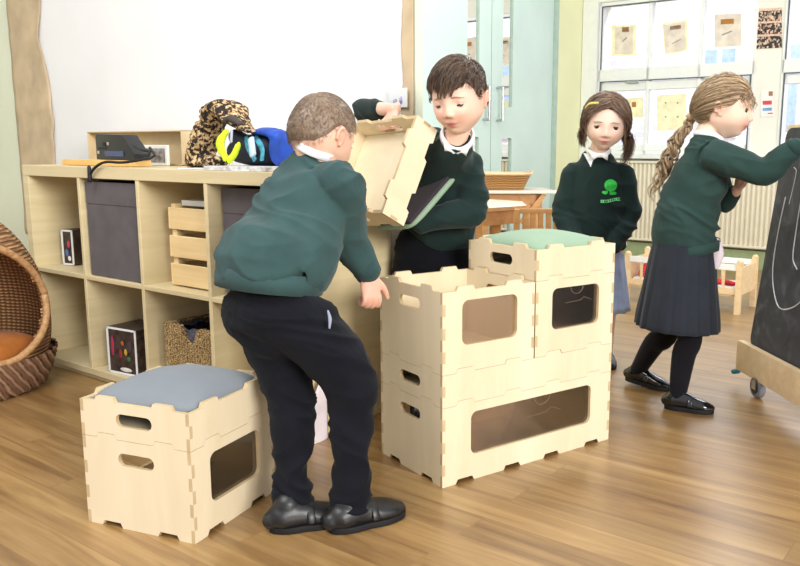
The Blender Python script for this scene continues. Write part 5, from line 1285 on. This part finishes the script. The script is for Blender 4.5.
# ---------------------------------------------------------------- dark haired girl watching
def girl_watching():
    root = empty('person', (.50, 3.0, 0), 'girl with brown hair and hair clip in green sweater with tree emblem, watching', 'person')
    HC_ = J(606, 122, 2.96); HM = head_frame(HC_, R(-90-8), R(13), R(-4), 1.0, 1.05)
    lf = Vector((1, -.05, 0)).normalized(); neck = J(598, 152, 3.0); chest = J(597, 190, 3.02); pel = J(597, 250, 3.03)
    shR = J(572, 174, 3.03); elR = J(563, 214, 3.01); wrR = J(577, 243, 2.93); shL = J(624, 174, 3.02); elL = J(630, 216, 3.0); wrL = J(613, 247, 2.92)
    b = MB(); add_head(b, HM, 0, 0)
    b.loft([HC_+HM.to_3x3() @ Vector((-.02, 0, -.05)), neck, J(597, 166, 3.02)], [.035, .033, .038], (1, 0, 0), 16, 3)
    b.loft([pel, chest, J(597, 168, 3.02)], [(.09, .06), (.095, .06), (.05, .045)], tuple(lf), 18, 4)
    for a, e, w_ in ((shR, elR, wrR), (shL, elL, wrL)): b.loft([a, e, w_], [.03, .025, .016], (1, 0, 0), 14, 4)
    add_hand(b, wrR, Vector((.6, -.3, -.5)), Vector((.1, .9, -.3)), .11, thumb=-1); add_hand(b, wrL, Vector((-.6, -.3, -.5)), Vector((-.1, .9, -.3)), .11, thumb=1)
    legs = []
    for sx in (-1, 1):
        hp = pel+lf*.05*sx; an = Vector((hp.x, 3.04, .05)); legs.append((hp, an)); b.loft([hp, Vector((hp.x, 3.03, .28)), an], [.055, .038, .026], (1, 0, 0), 14, 5)
    me = remesh(b, .003, 2); body_colour(me, HM, (240, 206, 188), .8); body = obj('body', me, 'skin', root, True)
    add_eyes(root, body, HM, (1, .05, -.38), (84, 62, 50), (84, 60, 50), (160, 130, 110), .2, .7, irisr=.66)
    h = [(0, .60), (20, .56), (40, .42), (58, .22), (74, .0), (95, -.35), (110, -.7), (180, -.75)]
    cap = hair_cap(HM, lambda D: mask_short(D, h, .22), .005, .001, 50, 9)
    rr = np.random.default_rng(12); paths = []
    rr2 = rr.normal(size=40)
    for k in range(900):
        side = 1 if rr.random() < .55 else -1
        fx = rr.uniform(-.85, .80); top_ = np.array([fx, .10+rr.normal()*.02, math.sqrt(max(.05, 1-fx*fx))]); 
        end = np.array([rr.uniform(-.55, .12 if side > 0 else -.2), side*1.0, rr.uniform(-.75, -.25)])
        n = 9; P = []; jt = rr.normal()*.8
        for i in range(n):
            f = i/(n-1); D = top_*(1-f)+end*f+np.array([.25*jt*math.sin(PI*f)+(.25*math.sin(PI*f) if fx > .35 else 0), side*(.75-.2*abs(jt))*math.sin(PI*f), ((.25+.18*jt) if fx < .35 else .10*jt-.02)*math.sin(PI*f)]); P.append(shell_pt(D, .010+.006*math.sin(PI*f)+rr.normal()*.0012))
        # hang down
        L = rr.uniform(.03, .10) if side > 0 else rr.uniform(.01, .05); q = P[-1].copy(); ph = rr.uniform(0, 6)
        for i in range(1, 8): f = i/7; P.append(q+np.array([-.004*f+.004*math.sin(ph+f*6), side*((.018 if side > 0 else .006)*math.sin(f*2.6)+.004+.008*f*rr2[k % 40]), -L*f]))
        paths.append(xf(HM, np.array(P)))
    for k in range(26):  # loose strands at temples
        side = 1 if k % 2 else -1; x0 = rr.uniform(.035, .055); P = [np.array([x0+.004*math.sin(i*.8+k), side*(.068+.004*math.sin(i*.7+k*2)), .04-.018*i]) for i in range(8)]; paths.append(xf(HM, np.array(P)))
    hair_obj(root, cap, paths, .0012, (62, 46, 40), (156, 124, 98))
    mb = MB(); mb.loft([HM @ Vector(shell_pt(np.array([.62, -.42, .66]), .016)), HM @ Vector(shell_pt(np.array([.38, -.72, .58]), .018)), HM @ Vector(shell_pt(np.array([.2, -.88, .42]), .016))], [(.002, .0045)]*3, tuple(HM.to_3x3() @ Vector((0, -1, 0))), 8, 3); obj('hair_clip', smooth(mb.mesh()), plain('gold_hair_clip', (214, 196, 110), .3), root, True)
    mb = MB(); ellipsoid(mb, HM @ Vector((.016, .083, -.045)), (.008, .008, .008)); obj('hair_bobble', smooth(mb.mesh()), 'black', root, True)
    s = MB()
    s.loft([pel+Vector((0, 0, .01)), J(597, 222, 3.02), chest, J(597, 163, 3.02), J(598, 153, 3.0)], [(.112, .085), (.116, .09), (.110, .08), (.078, .058), (.040, .042)], tuple(lf), 26, 5)
    for a, e, w_, q in ((shR, elR, wrR, 1), (shL, elL, wrL, -1)): s.loft([a+lf*.04*q+Vector((0, 0, .01)), a, a.lerp(e, .5), e, e.lerp(w_, .6), w_], [.034, .040, .043, .043, .038, .03], (0, 1, 0), 20, 5)
    me = remesh(s, .0045, 4); folds(me, .006, (9, 9, 17), 51); sw = obj('sweater', me, 'sweater_dk', root, True)
    collar(root, J(598.5, 150.5, 2.99), (neck-chest), lf, (.035, .036), .010, .000, tips=.018)
    # white V of shirt
    bvh = BVHTree.FromPolygons([v.co[:] for v in me.vertices], [p.vertices[:] for p in me.polygons])
    off = Vector(root.location)
    def decal(name, cu, cv, w_, h_, fn, mat, n=30, lift=.0012):
        c = J(cu, cv, 2.8); vs = []; idx = {}; fs = []
        for i in range(n+1):
            for j in range(n+1):
                p = c+Vector(((i/n-.5)*w_, 0, (j/n-.5)*h_)); r = bvh.ray_cast(p-off, Vector((0, 1, 0)))
                if r[0] is None: continue
                idx[i, j] = len(vs); vs.append(r[0]+off+r[1]*lift*(1 if r[1].y < 0 else -1))
        for i in range(n):
            for j in range(n):
                if fn((i+.5)/n*2-1, (j+.5)/n*2-1) and all(k in idx for k in ((i, j), (i+1, j), (i+1, j+1), (i, j+1))): fs.append((idx[i, j], idx[i+1, j], idx[i+1, j+1], idx[i, j+1]))
        m2 = MB().add(vs, fs).mesh(); bm = bmesh.new(); bm.from_mesh(m2); bmesh.ops.delete(bm, geom=[v for v in bm.verts if not v.link_faces], context='VERTS'); bm.to_mesh(m2); bm.free(); smooth(m2); obj(name, m2, mat, sw, True)
    gm = plain('bright_green_embroidery', (52, 196, 74), .8, var=.12, scale=200); gw = plain('pale_green_embroidery', (120, 214, 140), .8, var=.2, scale=200)
    def tree(x, y): 
        return ((x/.62)**2+((y-.45)/.5)**2 < 1) or (abs(x) < .13 and -.35 < y < .1) or (((x+.55)/.3)**2+((y+.12)/.14)**2 < 1) or (((x-.3)/.3)**2+((y+.2)/.13)**2 < 1)
    decal('tree_emblem', 618, 193, .078, .088, tree, gm, 36)
    decal('emblem_wording', 618, 202, .075, .03, lambda x, y: (abs(y+.2-.25*math.sin(x*2)) < .35) and (int((x+1)*9) % 2 == 0 or abs(y+.2-.25*math.sin(x*2)) > .2), gw, 30)
    decal('shirt_front', 598, 161, .05, .05, lambda x, y: abs(x) < .5*(y+1)*.8, 'shirt', 26, .002)
    # dress
    N = 72; vs = []; rows = 12
    for i in range(rows):
        f = i/(rows-1); z = pel.z+.03+(-.26)*f; rx = .095+.035*f; ry = .07+.05*f
        for k in range(N): a = 2*PI*k/N; pl = 1+.05*f*math.sin(a*15); vs.append((pel.x+rx*pl*math.cos(a), pel.y+ry*pl*math.sin(a), z))
    me = MB().add(vs, [(i*N+k, i*N+(k+1) % N, (i+1)*N+(k+1) % N, (i+1)*N+k) for i in range(rows-1) for k in range(N)]).mesh(); bm = bmesh.new(); bm.from_mesh(me); bmesh.ops.solidify(bm, geom=bm.faces[:], thickness=.002); bm.to_mesh(me); bm.free(); obj('dress', smooth(me), 'gingham', root, True)
    for hp, an in legs: hl = Vector((an.x, an.y+.045, 0)); shoe(root, hl, hl+Vector((0, -.155, 0)), w=.03)
girl_watching()

# ---------------------------------------------------------------- fair haired girl at the chalkboard
def girl_reaching():
    root = empty('person', (.66, 2.57, 0), 'girl with long curly fair ponytail in green sweater and grey skirt reaching to the chalkboard', 'person')
    HC_ = J(724, 108, 2.56); HM = head_frame(HC_, R(-22), R(5), R(-2), .96)
    fw = Vector((.96, -.28, 0)).normalized(); lf = Vector((.28, .96, 0)).normalized(); rt = -lf
    wst = J(684, 237, 2.57); chest = J(702, 172, 2.56); neck = J(707, 130, 2.56)
    shR = J(716, 157, 2.47); elR = J(764, 172, 2.42); wrR = J(797, 146, 2.40); shL = J(716, 160, 2.66); elL = J(722, 205, 2.66); wrL = J(737, 190, 2.58)
    kR, aR = J(690, 333, 2.505), Vector((.675, 2.475, .07)); kL, aL = J(668, 330, 2.63), Vector((.60, 2.745, .075))
    b = MB(); add_head(b, HM, 1.0)
    b.loft([HC_+HM.to_3x3() @ Vector((-.022, 0, -.05)), neck, J(705, 146, 2.56)], [.034, .033, .038], tuple(lf), 16, 3)
    b.loft([wst+Vector((0, 0, -.04)), wst, chest, J(705, 148, 2.56)], [(.075, .065), (.07, .055), (.08, .055), (.05, .045)], tuple(lf), 18, 4)
    b.loft([shR, elR, wrR], [.03, .025, .016], (0, 1, 0), 14, 4); b.loft([shL, elL, wrL], [.03, .025, .016], (0, 1, 0), 14, 4)
    add_hand(b, wrR, Vector((.85, -.05, .35)), Vector((.3, .1, -.9)), .11, (25, 40, 35), -1)
    add_hand(b, wrL, Vector((.1, -.3, .9)), Vector((-.5, -.2, .2)), .105, (40, 55, 45), 1)
    for hp, k_, a_ in ((wst+rt*.036+Vector((0, 0, -.08)), kR, aR), (wst+lf*.036+Vector((0, 0, -.08)), kL, aL)): b.loft([hp, k_, k_.lerp(a_, .4)-fw*.004, a_], [.044, .032, .03, .02], (1, 0, 0), 14, 5)
    me = remesh(b, .0028, 2); body_colour(me, HM, (242, 206, 184), 1.1, lw=1.45, lip=(206, 84, 86), hands=(tuple(wrR), tuple(wrL+Vector((0, 0, .04))))); body = obj('body', me, 'skin', root, True)
    add_eyes(root, body, HM, (1, -.1, -.1), (74, 62, 54), (90, 62, 44), (190, 156, 116), .3, .6, irisr=.5)
    mb = MB(); mb.loft([HM @ Vector((.0865, -.012, -.0575)), HM @ Vector((.0895, 0, -.0585)), HM @ Vector((.0865, .012, -.0575))], [(.0012, .0022)]*3, tuple(HM.to_3x3() @ Vector((1, 0, 0))), 8, 3); obj('teeth', smooth(mb.mesh()), flatm((244, 240, 234)), body, True)
    h = [(0, .62), (25, .56), (48, .38), (62, .14), (74, .0), (84, .05), (96, .22), (104, -.05), (120, -.5), (180, -.62)]
    cap = hair_cap(HM, lambda D: mask_short(D, h, .12), .0065, .002, 50, 19)
    rr = np.random.default_rng(22); paths = []; tie = np.array([-.93, -.08, -.28]); tie /= np.linalg.norm(tie)
    tip = HM @ Vector(shell_pt(tie, .022))
    n_ = 0
    while n_ < 900:
        D = rr.normal(size=3); D /= np.linalg.norm(D)
        if mask_short(D[None], h, .05)[0] < .5 or D[0] < -.75: continue
        n_ += 1; P = []; m = 10; lift = .007+.003*rr.random()
        for i in range(m):
            f = i/(m-1); v = D*(1-f)+tie*f; P.append(shell_pt(v, lift+.006*math.sin(PI*f)+.012*f**3+.0008*rr.normal()))
        paths.append(xf(HM, np.array(P)))
    for k in range(60):  # wispy fringe and temple curls
        D = np.array([rr.uniform(.45, .8), rr.uniform(-.75, .5), rr.uniform(.25, .62)]); D /= np.linalg.norm(D); ph = rr.uniform(0, 6)
        P = [shell_pt(D, .008)]; q = P[0].copy(); dv = np.array([rr.uniform(.0, .5), -.25, -1.]); dv /= np.linalg.norm(dv); L = rr.uniform(.025, .06)
        for i in range(1, 9): f = i/8; pt = q+dv*L*f+np.array([.006*math.sin(ph+f*7), .005*math.cos(ph+f*6), 0]); nn_ = pt/np.linalg.norm(pt); base = skull(nn_[None])[0]; 
        # keep outside the skull
        P = [P[0]]
        for i in range(1, 9):
            f = i/8; pt = q+dv*L*f+np.array([.006*math.sin(ph+f*7), .005*math.cos(ph+f*6), 0]); 
            e_ = pt/np.array([HA, HB, HC]); ln = np.linalg.norm(e_)
            if ln < 1.07: pt = pt*(1.07/ln)
            P.append(pt)
        paths.append(xf(HM, np.array(P)))
    # ponytail with curls: centre line falls down the back
    cl = catmull([list(p) for p in (tip, J(690, 122, 2.60), J(678, 140, 2.60), J(668, 163, 2.60), J(659, 186, 2.60), J(653, 206, 2.60))], 10)
    for c_ in range(30):
        a = rr.uniform(0, 2*PI); rad = math.sqrt(rr.random()); ph = rr.uniform(0, 2*PI); L = int(len(cl)*rr.uniform(.55, 1.02)); L = min(L, len(cl)); fr_ = rr.uniform(3.6, 5.6); rc = rr.uniform(.007, .0125)
        for k in range(16):
            ja = rr.uniform(0, 2*PI); jr = rr.uniform(.0, .0045); P = []; L2 = max(8, int(L*rr.uniform(.85, 1)))
            for i in range(L2):
                f = i/(len(cl)-1); env = .006+.026*math.sin(min(1, f*1.7)*PI/2)*(1-.3*f); cw_ = rc*min(1, f*2.5)
                o_ = np.array([math.cos(a)*.9, math.sin(a)*.8, .3*math.cos(a)])*env*rad+np.array([math.cos(ph+f*fr_*2*PI), math.sin(ph+f*fr_*2*PI), .35*math.sin(ph+f*fr_*2*PI)])*cw_+np.array([math.cos(ja), math.sin(ja), 0])*jr
                P.append(cl[i]+o_)
            paths.append(np.array(P))
    hair_obj(root, cap, paths, .00115, (118, 92, 68), (208, 180, 142))
    mb = MB(); cyl(mb, tip+Vector((.004, 0, .004)), tip+Vector((-.008, .0, -.006)), .012); obj('hair_tie', smooth(mb.mesh()), flatm((190, 160, 120)), root, True)
    s = MB(); tor = [J(688, 250, 2.57), J(685, 229, 2.57), J(691, 200, 2.57), chest, J(706, 148, 2.56), J(708.5, 135, 2.56)]
    s.loft(tor, [(.092, .092), (.108, .108), (.105, .098), (.098, .088), (.07, .06), (.042, .042)], tuple(lf), 26, 5)
    s.loft([shR-rt*.04-fw*.01, shR, shR.lerp(elR, .5), elR, elR.lerp(wrR, .6), wrR+(elR-wrR)*.06], [.05, .052, .047, .043, .037, .028], (0, 1, 0), 20, 5)
    s.loft([shL-lf*.04, shL, shL.lerp(elL, .5), elL, elL.lerp(wrL, .7)], [.04, .042, .04, .036, .030], (0, 1, 0), 20, 5)
    me = remesh(s, .0045, 4); folds(me, .0065, (9, 9, 18), 61); obj('sweater', me, 'sweater', root, True)
    band(root, 'hem_band', J(687.5, 248, 2.57), tor[1]-tor[0], lf, (.095, .098), .032, .006, 'sweater')
    band(root, 'cuff', wrR+(elR-wrR)*.1, elR-wrR, (0, 1, 0), (.0265, .0265), .028, .004, 'sweater')
    collar(root, J(709, 135, 2.56), (neck-J(702, 160, 2.56)), lf, (.037, .037), .010, .000)
    # shirt tail at the front
    mb = MB(); mb.loft([J(712, 243, 2.53), J(717, 254, 2.52), J(715, 268, 2.52)], [(.026, .012), (.022, .010), (.012, .005)], tuple(fw), 12, 4); me = mb.mesh(); folds(smooth(me), .002, (30, 30, 30), 3); obj('shirt_tail', me, fabric('pale_pink_white_cotton', (228, 216, 224), .05), root, True)
    # pleated skirt
    N = 120; rows = 22; top_c = J(684, 236, 2.57); bot_c = J(677, 327, 2.56); vs = []
    for i in range(rows):
        f = i/(rows-1); c = top_c.lerp(bot_c, f); r1 = .088+.043*f**.8; r2 = .090+.036*f
        for k in range(N):
            a = 2*PI*k/N; saw = ((a*9/PI) % 1.0); pl = (.010*f**.7+.001)*(saw-.5)+.005*f*noise.noise(Vector((math.cos(a)*2, math.sin(a)*2, f*3)))
            vs.append(c+fw*(r1+pl)*math.cos(a)+lf*(r2+pl)*math.sin(a)+Vector((0, 0, -.006*f*math.cos(a))))
    me = MB().add(vs, [(i*N+k, i*N+(k+1) % N, (i+1)*N+(k+1) % N, (i+1)*N+k) for i in range(rows-1) for k in range(N)]).mesh(); bm = bmesh.new(); bm.from_mesh(me); bmesh.ops.solidify(bm, geom=bm.faces[:], thickness=.0025); bm.to_mesh(me); bm.free(); obj('skirt', smooth(me), 'skirtcloth', root, True)
    for hp, k_, a_ in ((wst+rt*.036+Vector((0, 0, -.08)), kR, aR), (wst+lf*.036+Vector((0, 0, -.08)), kL, aL)):
        mb = MB(); mb.loft([hp, k_, k_.lerp(a_, .4)-fw*.004, a_+Vector((0, 0, -.03))], [.054, .040, .038, .027], (1, 0, 0), 18, 5); obj('tights_leg', smooth(mb.mesh()), 'tights', root, True)
    pat = plain('black_patent_leather', (16, 16, 18), .12, spec=.8)
    shoe(root, (.638, 2.487, 0), (.782, 2.432, 0), w=.030, shiny=pat, tall=.042)
    shoe(root, (.566, 2.766, .012), (.700, 2.668, .0), w=.030, shiny=pat, tall=.042)
girl_reaching()

# shared group phrases for the repeats
for prefix, g in (('storage_box', 'interlocking plywood storage boxes'), ('box_riser', 'shallow plywood trays of the box set'), ('seat_cushion', 'cushions of the box set'), ('window_notice', 'notice cards taped to the window'), ('person', 'children in green school sweaters'), ('paper_border', 'kraft paper borders of the display wall'), ('picture_box', 'small picture boxes in the shelf unit'), ('paper_sheet', 'papers on top of the shelf unit'), ('doll_blanket', 'red cloths in the doll cot')):
    for o in bpy.data.objects:
        if o.parent is None and o.name.split('.')[0] == prefix: o['group'] = g
